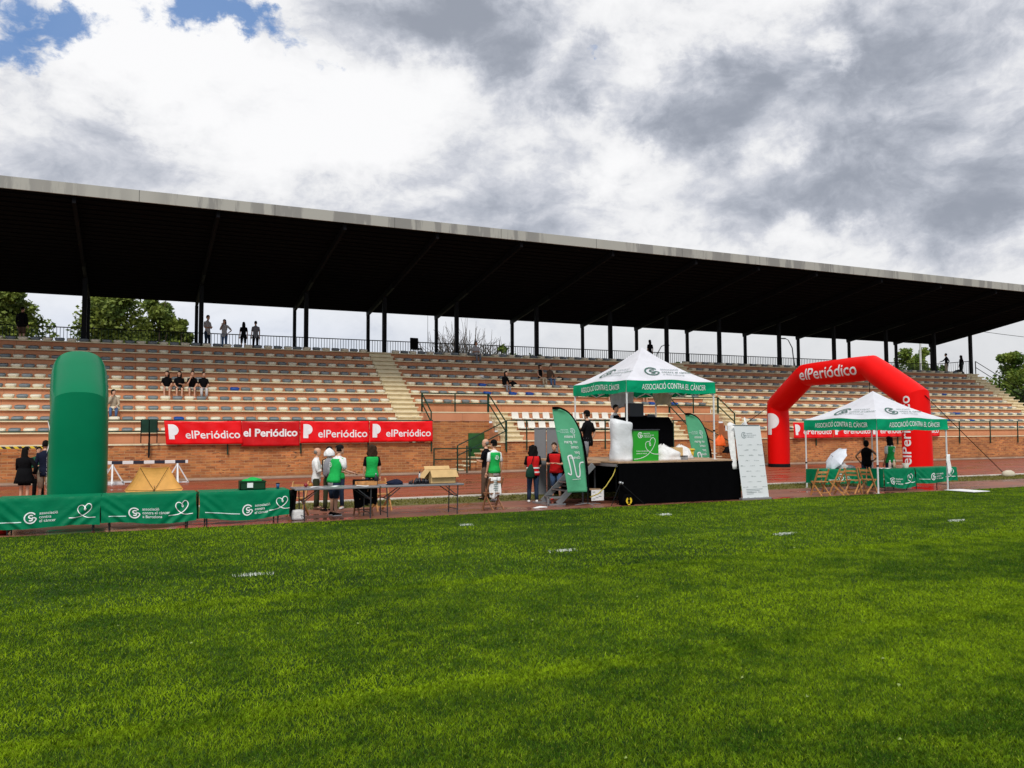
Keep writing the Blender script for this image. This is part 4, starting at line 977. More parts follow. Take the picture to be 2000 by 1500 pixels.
bottle('clear spray bottle standing in the heap of black bags', (6.62, 20.1, .767), .30, .03, mat('clear plastic', (0.5, 0.5, 0.52), .15), BLKP)
mb = MB(); mb.box((-.24, -.14, 0), (.24, .14, .02), WOOD); mb.box((-.24, -.14, .02), (.24, -.125, .09), WOOD); mb.box((-.24, .125, .02), (.24, .14, .09), WOOD)
o = mb.build('tray', None, loc=(5.22, 20.05, .767)); tag(o, 'light wooden tray on the grey table before the long-haired woman', 'tray')
for k, (x, y, r_, lb) in enumerate([(3.95, 19.75, .1, 'white sheet of paper at the left end of the grey table'), (5.05, 19.72, -.2, 'crumpled white sheet of paper by the wooden tray'), (4.35, 19.9, .3, 'white sheet of paper beside the green-vested helper')]):
    mb = MB(); mb.sheet(lambda a, b: Vector(((a - .5) * .30, (b - .5) * .21, .006 + .008 * math.sin(a * 5 + k))), 6, 4, PRINTW); o = mb.build('paper_sheet', None, True, loc=(x, y, .768), rotz=r_, solid=.002); tag(o, lb, 'paper')
T = thing('tape_rolls', 'two rolls of coloured tape at the left end of the grey table', 'tape rolls', (3.80, 20.0, .767))
for x, mt in ((-.05, mat('dark red tape', (0.25, 0.01, 0.02), .5)), (.06, mat('ochre tape', (0.45, 0.20, 0.02), .5))):
    mb = MB(); mb.tube([(x, -.025, .045), (x, .025, .045)], .045, mt, 18); mb.build('roll', T, True)

# ------------------------------------------------------------------ stage
T = thing('stage', 'raised stage with black skirt and plywood deck under the big tent', 'stage', (12.3, 19.75, 0))
mb = MB(); mb.box((0, 0, 1.16), (4.28, 4.1, 1.2), PLY); mb.box((-.62, .95, 1.14), (-.004, 4.1, 1.19), PLY); mb.build('deck', T)
mb = MB()
mb.sheet(lambda a, b: Vector((a * 4.28, -.012 + .010 * math.sin(a * 60) * b, 1.158 - b * 1.15)), 120, 4, SKIRT); mb.sheet(lambda a, b: Vector((4.29, a * 4.1, 1.158 - b * 1.15)), 20, 3, SKIRT); mb.sheet(lambda a, b: Vector((a * 4.28, 4.1, 1.158 - b * 1.15)), 20, 3, SKIRT)
mb.build('skirt', T)
for x, y in ((.06, 1.4), (.06, 3.0), (-.55, 1.05), (-.55, 4.0), (2.1, .5), (2.1, 3.5)):
    mb = MB(); mb.tube([(x, y, 0), (x, y, 1.15)], .03, STEELD, 8); mb.build('leg', T)
mb = MB(); mb.bar((.02, 1.4, .35), (.02, 4, .35), .04, .06, STEELD); mb.bar((.02, .1, 1.1), (.02, 4, 1.1), .05, .08, ALU); mb.bar((-.55, 1.0, .4), (.0, 1.0, .38), .05, .05, PLY); mb.build('brace', T)
T = thing('stage_steps', 'aluminium steps with slanting side rails leading up to the stage', 'steps', (10.75, 20.55, 0))
for y in (0, .95):
    mb = MB(); mb.bar((.05, y, .03), (1.22, y, 1.10), .04, .16, ALU); mb.build('stringer', T)
for k in range(5):
    z = .20 + k * .205; x = .10 + k * .235; mb = MB(); mb.box((x, .03, z - .03), (x + .25, .92, z), BLACK); mb.box((x - .006, .03, z - .04), (x, .92, z + .003), ALU); mb.build('tread', T)
mb = MB(); mb.bar((-.25, 0, .02), (.3, 0, .02), .05, .05, ALU); mb.bar((-.25, .95, .02), (.3, .95, .02), .05, .05, ALU); mb.bar((-.25, 0, .02), (-.25, .95, .02), .05, .05, ALU); mb.bar((-.25, 0, .0), (-.25, 0, .24), .05, .05, ALU); mb.bar((-.25, 0, .22), (.35, 0, .22), .05, .05, ALU); mb.build('base_frame', T)
mb = MB(); mb.tube([(12.42, 19.98, 1.16), (12.25, 19.95, .82), (11.99, 19.92, .52), (11.75, 19.92, .33), (11.50, 19.95, .24)], .016, stripe_mat('striped rope', (0.75, 0.58, 0.05), (0.10, 0.09, 0.03), .05, 1.0), 8)
o = mb.build('rope', None, True); tag(o, 'yellow and black rope slanting from the stage corner to the steps', 'rope')
mb = MB(); mb.box((0, 0, 0), (.40, .02, .30), PRINTW); 
for k in range(7): mb.box((.03 + .05 * (k % 3) * 2, -.004, .04 + .032 * k), (.12 + .05 * (k % 3) * 2, -.001, .06 + .032 * k), PRINTG)
o = mb.build('poster', None, loc=(11.78, 20.35, .10)); tag(o, 'small white poster leaning low behind the stage rope', 'poster')
# black easel stand with round yellow emblem
T = thing('tripod', 'black tripod with a silver head in front of the stage', 'tripod', (12.28, 19.62, 0))
for p in ((-.32, -.02, 0), (.80, 0, 0), (.10, .35, 0)):
    mb = MB(); mb.tube([(0, 0, .62), p], [.014, .011], BLACK, 7); mb.build('leg', T)
mb = MB(); mb.loft([(0, 0, .59, .03, .03), (0, 0, .63, .055, .05), (0, 0, .67, .03, .03)], ALU, 12); mb.loft([(.06, 0, .58, .02, .02), (.07, 0, .62, .035, .03), (.08, 0, .65, .01, .01)], ALU, 10); mb.build('head', T, True)
T = thing('bag', 'black fabric bag with a round yellow bottle emblem by the tripod', 'bag', (12.50, 19.60, 0))
mb = MB(); mb.loft([(0, 0, 0, .22, .06), (0, 0, .15, .20, .05), (0, 0, .32, .10, .03)], SKIRT, 18); mb.build('sack', T, True)
mb = MB()
for a0, a1 in ((-1.05, 1.15), (2.0, 4.2)):
    P_ = [a0 + (a1 - a0) * k / 14 for k in range(15)]
    vs = [(.045 * math.cos(a) * 1.0, -.066, .135 + .045 * math.sin(a)) for a in P_] + [(.10 * math.cos(a), -.066, .135 + .10 * math.sin(a)) for a in P_]
    mb.add(vs, [(k, k + 1, 16 + k, 15 + k) for k in range(14)], YEL)
mb.add([(.045 * math.cos(a), -.066, .035 + .016 * math.sin(a)) for a in np.linspace(0, 2 * PI, 13)[:-1]], [tuple(range(12))], YEL); mb.build('emblem', T)

# things on the stage
mb = MB(); R = []
for j in range(14):
    t = j / 13; ring = []
    for k in range(20):
        a = 2 * PI * k / 20; c_, s_ = math.cos(a), math.sin(a); q = mnoise.noise(Vector((c_ * 1.2, s_ * 1.2, t * 3))) * .035
        ring.append(Vector(((.33 + q - .02 * t) * math.copysign(abs(c_) ** .6, c_), (.24 + q) * math.copysign(abs(s_) ** .6, s_), 1.14 * t + (.08 * c_ * -1 if j == 13 else 0))))
    R.append(ring)
mb.rings(R, fabric('white plastic sheet', (0.72, 0.74, 0.76), .4, .6, 1.6)); o = mb.build('wrapped_speaker', None, True, loc=(12.72, 20.25, 1.2)); tag(o, 'tall object wrapped in crumpled white plastic sheet on the stage', 'wrapped object')
T = thing('counter', 'bright green promotional counter with white heart line on the stage', 'counter', (12.98, 20.0, 1.2))
mb = MB(); mb.box((0, 0, 0), (.84, .35, .88), LIME); mb.build('panel', T)
mb = MB(); mb.box((-.03, -.03, .88), (.88, .38, .91), STEELD); mb.build('top', T, bevel=.005)
mb = MB(); g = lambda x, y: Vector((x, -.004, y))
for q in logo2d(.075): put2d(mb, q, g, PRINTW, .22, .74)
for k, s in enumerate(L4):
    v, fc, w = text2d(s, .055, .003); put2d(mb, (v, fc), g, PRINTW, .33, .775 - .05 * k)
hp = [(.0, .06), (.2, .075), (.45, .17), (.64, .36), (.73, .56), (.68, .66), (.59, .64), (.53, .52), (.54, .44), (.575, .45), (.55, .53), (.47, .56), (.40, .50), (.42, .36), (.55, .25), (.68, .20), (.84, .19)]
put2d(mb, ribbon2d(smooth2d(hp), .014), g, PRINTW)
for k, s in enumerate(['Contigo de primera', 'supera noves vies']):
    v, fc, w = text2d(['Centre de atenció', 'contra el càncer'][k], .055, .003); put2d(mb, (v, fc), g, PRINTW, .08, .27 - .07 * k)
mb.build('print', T)
T = thing('equipment_desk', 'black sound desk with a high hooded back on the stage', 'sound desk', (13.45, 20.9, 1.2))
mb = MB(); R = [[(x, y, z) for x, z in ((.0, 0), (1.55, 0), (1.55, 1.08), (1.40, 1.28), (.0, 1.28))] for y in (0, .7)]
mb.rings([[Vector(p) for p in r_] for r_ in R], SKIRT); mb.build('cabinet', T, bevel=.02)
mb = MB(); mb.box((.12, .2, 1.28), (.62, .5, 1.70), BLKP); mb.build('monitor', T, bevel=.02)
mb = MB(); mb.box((.7, .15, 1.28), (1.0, .45, 1.34), BLKP); mb.box((.75, .12, 1.34), (.95, .2, 1.37), ALU); mb.build('mixer', T)
cloth_lump('dust_sheet', 'white dust sheet draped on the stage right of the green counter', 'dust sheet', (14.30, 20.4, 1.2), .55, .3, .42, CWHT, 1.5)
cloth_lump('dust_sheet', 'white dust sheet draped on a box left of the yellow tub', 'dust sheet', (15.28, 20.9, 1.2), .34, .28, .40, CWHT, 8.5)
mb = MB(); mb.box((0, 0, 0), (.34, .3, .36), CARD); o = mb.build('cardboard_box', None, loc=(14.78, 20.6, 1.2), bevel=.004); tag(o, 'closed cardboard box between the two white dust sheets', 'box')
mb = MB()
for k in range(3): mb.box((0, 0, k * .045), (.22, .16, k * .045 + .035), BLKP if k > 1 else ALU)
o = mb.build('device_stack', None, loc=(14.75, 20.15, 1.2)); tag(o, 'small stack of black devices at the stage edge before the cardboard box', 'devices')
T = thing('tub', 'yellow plastic tub with lid at the back of the stage', 'tub', (15.95, 21.6, 1.2))
mb = MB(); mb.loft([(0, 0, 0, .24, .24), (0, 0, .24, .28, .28)], YEL, 24); mb.build('body', T, True)
mb = MB(); mb.loft([(0, 0, .24, .305, .305), (0, 0, .27, .305, .305), (0, 0, .30, .26, .26)], YEL, 24); mb.build('lid', T, True)

# ------------------------------------------------------------------ pop-up tents
def tent(label, x0, x1, y0, y1, zf, ze, vh, zp, group, logos=True, hub=None):
    T = thing('tent', label, 'tent', ((x0 + x1) / 2, (y0 + y1) / 2, zf), group=group); hx, hy = (x1 - x0) / 2, (y1 - y0) / 2; ze -= zf; zp -= zf
    cor = [(-hx, -hy), (hx, -hy), (hx, hy), (-hx, hy)]
    def roofpt(k, a, b):      # a along the eave 0..1, b from the eave up to the peak
        p, q = Vector(cor[k]), Vector(cor[(k + 1) % 4]); e = p.lerp(q, a) * (1 - b)
        sag = -.10 * math.sin(PI * b) * (1 - .55 * abs(2 * a - 1)) - .09 * b * (1 - b)
        bow = -.07 * math.sin(PI * a) * (1 - b) ** 2 * 0 - .05 * math.cos(4 * PI * a) * (1 - b) ** 3 * .0
        t_ = b + (b * b * .25 - b * .25) * .9
        pk = .045 * math.sin(PI * a) ** 2 * (1 - b) ** 2 * math.cos(2 * PI * a) * -1
        return Vector((e.x, e.y, ze + (zp - ze) * t_ + sag * .5 + pk))
    mb = MB()
    for k in range(4): mb.sheet(lambda a, b, k=k: roofpt(k, a, b), 14, 14, TENTW)
    mb.build('canopy', T, True)
    for k in range(4):
        p, q = Vector(cor[k]), Vector(cor[(k + 1) % 4]); nrm = Vector((p.y - q.y, q.x - p.x)).normalized() * -1
        def vp(a, b, off=0.0, p=p, q=q, nrm=nrm, k=k):
            e = p.lerp(q, a); w = .016 * math.sin(a * 26 + k) * b + .02 * math.sin(a * 11 + b * 3) * b + .010 + off
            z = ze + .0 - b * vh + .02 * math.sin(a * 9 + k) * (1 - b) * 0 - .03 * math.sin(PI * a * 2) ** 2 * b
            return Vector((e.x - nrm.x * w * -1, e.y - nrm.y * w * -1, z + (.045 * math.sin(PI * a) ** 2 * math.cos(2 * PI * a) * -1) * (1 - b)))
        mb = MB(); mb.sheet(vp, 48, 5, TENTG); val = mb.build('valance', T, True)
        if k in (0, 3):
            v, fc, w = text2d('ASSOCIACIÓ CONTRA EL CÀNCER', .21, .003); Wd = (q - p).length; s = Wd * .72 / w; mb = MB()
            put2d(mb, (v, fc), lambda x, y, vp=vp, Wd=Wd: vp((x * s + Wd * .17) / Wd, max(0, min(1, (vh * .70 - y) / vh)), .012), PRINTW)
            mb.build('lettering', val)
            mb = MB(); fr = lambda x, y, k=k: roofpt(k, x, y) + Vector((0, 0, .02)) + (Vector((0, -.01, 0)) if k == 0 else Vector((-.01, 0, 0)))
            for g_ in logo2d(.235): mb.add([fr(.34 + x / Wd / (1 - (.34 + y / 1.9)), .34 + y / 1.9) for x, y in g_[0]], g_[1], PRINTD)
            for j, sx in enumerate(L4):
                vv, ff, ww = text2d(sx, .165, .006 if j == 1 else .002); b0_ = .40 - j * .092
                mb.add([fr(.34 + (.34 + x) / Wd / (1 - (b0_ + y / 1.9)), b0_ + y / 1.9) for x, y in vv], ff, PRINTD if j == 1 else PRINTG)
            mb.build('print', T)
    for (x, y) in cor:
        mb = MB(); sx, sy = math.copysign(.03, x), math.copysign(.03, y)
        mb.bar((x - sx, y - sy, 0), (x - sx, y - sy, ze - .03), .036, .036, POLEW, up=(0, 1, 0)); mb.box((x - sx - .045, y - sy - .045, 0), (x - sx + .045, y - sy + .045, .012), POLEW)
        mb.box((x - sx - .026, y - sy - .026, ze * .36), (x - sx + .026, y - sy + .026, ze * .36 + .05), BLACK); mb.build('pole', T)
    for k in range(4):
        p, q = Vector(cor[k]) * .97, Vector(cor[(k + 1) % 4]) * .97; mb = MB(); n = 4
        for j in range(n):
            a, b = p.lerp(q, j / n), p.lerp(q, (j + 1) / n)
            mb.bar((a.x, a.y, ze - .05), (b.x, b.y, ze - .38), .02, .03, POLEW); mb.bar((a.x, a.y, ze - .38), (b.x, b.y, ze - .05), .02, .03, POLEW)
        mb.build('truss', T)
    mb = MB()
    for (x, y) in ((0, -hy), (hx, 0), (0, hy), (-hx, 0)): mb.bar((x * .97, y * .97, ze - .3), (0, 0, ze + .15), .02, .03, STEELD)
    mb.tube([(0, 0, ze), (0, 0, zp - .05)], .02, STEELD, 8); mb.box((-.06, -.06, ze + .05), (.06, .06, ze + .18), BLACK); mb.build('hub', T)
    return T
tent('big white and green pop-up tent standing on the stage', 12.78, 15.92, 20.05, 23.15, 1.2, 3.52, .34, 4.66, 'white and green pop-up tents')
tent('smaller pop-up tent over the cloth tables, before the red arch', 21.9, 25.22, 19.42, 22.6, 0.0, 2.42, .36, 3.42, 'white and green pop-up tents')
hanging('cloth_sheet', 'grey-white sheet hung inside the big tent by its front pole', 'sheet', (13.80, 21.9, 3.28), .88, .48, LGRY, 0, .4, .02)
hanging('cloth_sheet', 'cream sheet with a sagging fold hung near the tent centre', 'sheet', (15.32, 21.9, 3.30), .72, .44, BEIGE, 0, 2.4, .05)
hanging('cloth_sheet', 'white rolled cloth tied to the right pole of the small tent', 'cloth', (25.17, 19.36, 1.22), .16, .62, CWHT, .2, .5, .03)

# ------------------------------------------------------------------ feather flags (seen from the back)
def feather(label, x, y, z, h, w, lean, side=1, group='green feather flags'):
    T = thing('feather_flag', label, 'flag', (x, y, z), group=group)
    # pole on the right, arching over to the left at the top
    PP = [(0, 0), (-.035, .56), (-.10, 1.12), (-.20, 1.50), (-.34, 1.82), (-.57, 2.12), (-.84, 2.26), (-1.07, 2.27)]
    SM = smooth2d(PP, 6)
    def edge(t):
        q = t * (len(SM) - 1); i = min(int(q), len(SM) - 2); f_ = q - i
        return Vector((SM[i][0] + (SM[i + 1][0] - SM[i][0]) * f_, 0, (SM[i][1] + (SM[i + 1][1] - SM[i][1]) * f_) * h / 2.27))
    zs_ = [q[1] for q in SM]; xs_ = [q[0] for q in SM]
    def fp(u_, v_, off=0.0):
        z = v_ * 2.262; xr = float(np.interp(z, zs_, xs_)); xl = -.64 - .43 * (z / 2.262) ** 1.1
        return Vector((xr + (xl - xr) * u_, .04 * math.sin(u_ * 4 + v_ * 5) - off, z * h / 2.27))
    mb = MB(); mb.sheet(fp, 14, 40, FLAGG); mb.build('cloth', T, True, solid=.003)
    mb = MB(); pts = [edge(t) for t in np.linspace(0, 1, 26)]
    rib = []
    vs = []
    for i, p in enumerate(pts):
        d = (pts[min(i + 1, 25)] - pts[max(i - 1, 0)]).normalized(); nn = Vector((d.z, 0, -d.x)); vs += [p + nn * .055, p - nn * .012]
    mb.add([v_ + Vector((0, yy, 0)) for yy in (-.012, .012) for v_ in vs], [(2 * i, 2 * i + 1, 2 * i + 3, 2 * i + 2) for i in range(25)] + [(52 + 2 * i, 53 + 2 * i, 55 + 2 * i, 54 + 2 * i) for i in range(25)] + [(2 * i, 2 * i + 2, 54 + 2 * i, 52 + 2 * i) for i in range(25)], SKIRT)
    mb.build('pole_sleeve', T)
    # mirrored print, in coordinates measured down from the tip along the cloth
    mb = MB(); 
    def g(x, y):           # x about the cloth's middle line, y its height
        v_ = max(0.0, min(1.0, y / h)); z = v_ * 2.262; wd = max(.1, float(np.interp(z, zs_, xs_)) + .64 + .43 * (z / 2.262) ** 1.1)
        return fp(max(0.02, min(.98, .5 - x / wd)), v_, .014)
    for q in logo2d(.065): put2d(mb, q, g, PRINTL, .12, h * .74, mirror=True)
    for k, s in enumerate(['associació', 'contra el càncer', 'a Barcelona']):
        v, fc, ww = text2d(s, .05, .001); put2d(mb, (v, fc), g, PRINTL, .0, h * .75 - .04 * k, mirror=True)
    for k, s in enumerate(['Tenim', 'un gran', 'camí', 'per', 'davant']):
        v, fc, ww = text2d(s, .13, .004); put2d(mb, (v, fc), g, PRINTW, .17 + .01 * k, h * .655 - k * h * .063, mirror=True)
    pth = [(-.28, .235), (-.16, .225), (-.20, .40), (-.19, .435), (-.12, .445), (-.06, .42), (.02, .22), (.08, .185), (.15, .20), (.17, .27), (.17, .32), (.22, .355), (.33, .36)]
    put2d(mb, ribbon2d(smooth2d([(x * w * 1.5, y * h) for x, y in pth]), .038), g, PRINTW)
    put2d(mb, ribbon2d([(-.2 * w, .155 * h), (.25 * w, .16 * h)], .012), g, PRINTW)
    mb.build('print', T)
    return T
Fg = feather('green feather flag left of the stage, mirrored lettering, leaning over the steps', 11.33, 19.78, .40, 2.27, .62, .10)
mb = MB(); mb.tube([(0, 0, -.33), (0, 0, .1)], .018, BLACK, 8); mb.build('spike', Fg)
mb = MB()
for a in (0.1, 1.7, 3.2, 4.6): mb.bar((0, 0, -.30), (.42 * math.cos(a), .42 * math.sin(a), -.335), .03, .012, ALU)
mb.build('cross_base', Fg)
Fg = feather('green feather flag standing behind the stage beside the tent pole', 17.78, 22.6, .32, 2.27, .62, -.02)
mb = MB(); mb.tube([(0, 0, -.32), (0, 0, .1)], .018, BLACK, 8); mb.bar((-.4, 0, -.30), (.4, 0, -.30), .04, .012, ALU); mb.bar((0, -.4, -.305), (0, .4, -.305), .04, .012, ALU); mb.build('cross_base', Fg)

# ------------------------------------------------------------------ roll-up banners
T = thing('roll_up_banner', 'tall white roll-up banner with rows of small grey sponsor marks by the stage', 'roll-up banner', (16.93, 19.52, 0))
tilt = -.048
g3 = lambda x, y, off=0: Vector((x + tilt * y, -off + .10 * y, y))
mb = MB(); mb.sheet(lambda a, b: g3(-.46 + a * .99, .05 + b * 2.16), 6, 10, mat('white banner film', (0.70, 0.73, 0.74), .45, .03, 1.0)); mb.build('film', T, False, solid=.004)
mb = MB(); mb.box((-.55, -.08, 0), (.55, .08, .06), ALU); mb.box((.5, -.05, 0), (.62, .3, .02), BLACK); mb.build('base', T, bevel=.008)
mb = MB(); mb.bar(g3(-.5, 2.22), g3(.5, 2.22), .03, .03, ALU); mb.build('top_rail', T)
mb = MB(); g4 = lambda x, y: g3(x, y, .008)
for q in logo2d(.085): put2d(mb, q, g4, PRINTG, -.14, 1.92)
for k, s in enumerate(L4):
    v, fc, w = text2d(s, .055, .001); put2d(mb, (v, fc), g4, PRINTG, -.03, 1.96 - .055 * k)
random.seed(3)
LT = mat('faint grey print', (0.42, 0.46, 0.46), .5)
for r_ in range(11):
    for c_ in range(3 if r_ % 2 == 0 else 2):
        x = (-.40 + c_ * .36) if r_ % 2 == 0 else (-.21 + c_ * .35); y = 1.62 - r_ * .157
        for j in range(4):
            wq = random.uniform(.02, .05); hq = random.uniform(.010, .03); mb.add([g4(x + j * .045, y), g4(x + j * .045 + wq, y), g4(x + j * .045 + wq, y + hq), g4(x + j * .045, y + hq)], [(0, 1, 2, 3)], LT)
for k in range(4): mb.add([g4(-.30, .30 - .045 * k), g4(-.30 + (.62 - .12 * k), .30 - .045 * k), g4(-.30 + (.62 - .12 * k), .313 - .045 * k), g4(-.30, .313 - .045 * k)], [(0, 1, 2, 3)], PRINTG)
mb.build('print', T)
mb = MB()
def wrp(a, b):
    x = -.60 + a * .90 - .02 * b; z = 2.26 - b * (1.35 if a < .18 else .25 + .1 * math.sin(a * 7)) + (.16 if abs(a - .78) < .06 and b < .01 else 0) + .05 * math.sin(a * 11) * (1 - b)
    return Vector((x - .048 * z - .0, .10 + .04 * math.sin(a * 9 + b * 4) + .09 * z, z))
mb.sheet(wrp, 28, 12, CWHT); o = mb.build('cloth_sheet', None, True, loc=(16.93, 19.56, 0), solid=.006); tag(o, 'white cloth thrown over the back of the tall white roll-up banner', 'cloth')
for k, (x, lb) in enumerate([(11.99, 'plain grey back of a roll-up banner, the left one of the pair'), (12.44, 'plain grey back of a roll-up banner, the right one of the pair')]):
    T = thing('roll_up_banner', lb, 'roll-up banner', (x, 24.0, 0), group='roll-up banners seen from behind')
    mb = MB(); mb.sheet(lambda a, b: Vector((-.205 + a * .41, .01 * math.sin(a * 3), .05 + b * 2.1)), 4, 6, GREYB); mb.build('film', T, solid=.004)
    mb = MB(); mb.box((-.22, -.1, 0), (.22, .1, .05), ALU); mb.build('base', T); mb = MB(); mb.bar((-.21, 0, 2.16), (.21, 0, 2.16), .03, .03, ALU); mb.build('top_rail', T)
    mb = MB(); mb.bar((0.2 - .02 * k, -.03, .05), (.2, -.02, 2.15), .015, .015, ALU); mb.build('support_pole', T)

# ------------------------------------------------------------------ under the small tent
T = thing('umbrella', 'open white umbrella lying on the cloth table under the small tent', 'umbrella', (21.75, 21.15, .76))
Mw = Matrix.Translation((.15, 0, .30)) @ Matrix.Rotation(math.radians(-16), 4, 'X') @ Matrix.Rotation(math.radians(-52), 4, 'Y')
mb = MB(); umb(mb, .50, .15, 8, Mw, fabric('white umbrella cloth', (0.72, 0.76, 0.84), .5, .1)); mb.build('canopy', T)
mb = MB(); mb.tube([Mw @ Vector((0, 0, .22)), Mw @ Vector((0, 0, -.35))], .008, STEELD, 6); mb.build('shaft', T)
cloth_lump('bag', 'grey and white bag lying against the white umbrella', 'bag', (21.95, 20.95, .752), .22, .14, .20, LGRY, 3.3)
cloth_lump('folded_cloth', 'dark cloth beside the grey and white bag on the cloth table', 'cloth', (22.35, 21.0, .752), .24, .14, .10, CGRY, 4.4)
bottle('pale pink bottle, left of two on the middle cloth table', (23.35, 20.2, .752), .28, .045, mat('pale pink plastic', (0.62, 0.42, 0.38), .4), PRINTW, 'pale bottles on the cloth table')
bottle('pale beige bottle, right of two on the middle cloth table', (23.55, 20.2, .752), .29, .045, mat('pale beige plastic', (0.60, 0.42, 0.28), .4), PRINTW, 'pale bottles on the cloth table')
mb = MB(); mb.loft([(0, 0, 0, .09, .09), (0, 0, .15, .12, .12), (0, 0, .16, .11, .11), (0, 0, .05, .08, .08)], mat('white bucket', (0.65, 0.60, 0.52), .5), 20, cap=False); mb.loft([(0, 0, .0, .09, .09), (0, 0, .01, .09, .09)], WHITEP, 20)
o = mb.build('bucket', None, True, loc=(24.15, 20.25, .752)); tag(o, 'small white bucket on the middle cloth table end', 'bucket')
mb = MB(); mb.box((-.12, -.08, 0), (.12, .08, .10), mat('pinkish card', (0.55, 0.25, 0.2), .6)); o = mb.build('box', None, loc=(23.85, 20.25, .752), rotz=.4, bevel=.01); tag(o, 'small pinkish box between the bottles and the bucket', 'box')
mb = MB(); mb.sheet(lambda a, b: Vector((a * .55, b * .4, .006 + .01 * math.sin(a * 9 + b * 4))), 8, 6, PRINTW); o = mb.build('paper_sheet', None, True, loc=(22.9, 20.15, .752), solid=.003); tag(o, 'white papers at the left end of the middle cloth table', 'paper')
mb = MB(); mb.box((24.7, 18.15, .035), (25.5, 19.2, .05), PRINTW); o = mb.build('board', None, rotz=0); o.rotation_euler = (0, 0, 0); tag(o, 'flat white board lying on the grass by the right tent pole', 'board')
cloth_lump('scraps', 'torn white scraps of paper on the wet red ground by the brown chair', 'litter', (10.0, 20.0, .008), .22, .06, .04, CWHT, 6.6)
# orange vests on the rear rail
cloth_lump('vests', 'orange reflective vests hanging on the stair rail behind the stage', 'vests', (30.4, 37.9, 1.15), .42, .18, .55, mat('orange vest', (0.85, 0.13, 0.01), .6), 9.1)
cloth_lump('bag', 'black bag below the orange vests behind the stage', 'bag', (30.9, 37.8, .75), .35, .18, .35, CBLK, 3.8)
# bags and chair in the stand
T = thing('chair', 'black high-backed chair on the top walkway between two columns', 'chair', (17.05 - 1.75, 47.2, rowZ(10)), .2)
mb = MB(); mb.box((-.3, -.25, .42), (.3, .25, .50), CBLK); mb.build('seat', T, bevel=.03); mb = MB(); mb.box((-.28, .2, .5), (.28, .28, 1.15), CBLK); mb.build('backrest', T, bevel=.04)
for sx in (-1, 1):
    for sy in (-1, 1): mb = MB(); mb.bar((sx * .25, sy * .2, 0), (sx * .25, sy * .2, .43), .04, .04, BLACK); mb.build('leg', T)
cloth_lump('bag', 'black bag on the seats beside the woman in a dark jacket', 'bag', (19.65, rowY(6) + .25, rowZ(6)), .30, .2, .36, CBLK, 2.1)
cloth_lump('jacket', 'white crumpled garment left on the seats of the middle block', 'garment', (18.0, rowY(7) + .2, rowZ(7) + .05), .22, .14, .16, CWHT, 7.1)
cloth_lump('bag', 'black bag on the seat beside the seated pair', 'bag', (23.05, rowY(7) + .25, rowZ(7)), .26, .18, .22, CBLK, 1.1)
cloth_lump('bag', 'dark bag on the top row between two silhouettes at the far end', 'bag', (61.3, rowY(10) + .5, rowZ(10)), .6, .3, .35, CBLK, 4.1)

# ------------------------------------------------------------------ people
def skin_mesh(verts, edges, radii, root=0, sub=1):
    me = bpy.data.meshes.new('skel'); me.from_pydata([tuple(v) for v in verts], edges, [])
    ob = bpy.data.objects.new('skel', me); C.objects.link(ob)
    ob.modifiers.new('k', 'SKIN'); sm = ob.modifiers.new('s', 'SUBSURF'); sm.levels = sub; sm.render_levels = sub
    sv = me.skin_vertices[0].data
    for i, r_ in enumerate(radii):
        sv[i].radius = r_ if isinstance(r_, tuple) else (r_, r_)
    sv[root].use_root = True
    dg = bpy.context.evaluated_depsgraph_get(); m2 = bpy.data.meshes.new_from_object(ob.evaluated_get(dg))
    vs = [tuple(v.co) for v in m2.vertices]; fs = [tuple(p.vertices) for p in m2.polygons]
    bpy.data.objects.remove(ob); bpy.data.meshes.remove(me); bpy.data.meshes.remove(m2)
    return vs, fs
def seg_tube(mb, pts, radii, mt, n=10):
    mb.tube(pts, radii, mt, n)
V3 = Vector
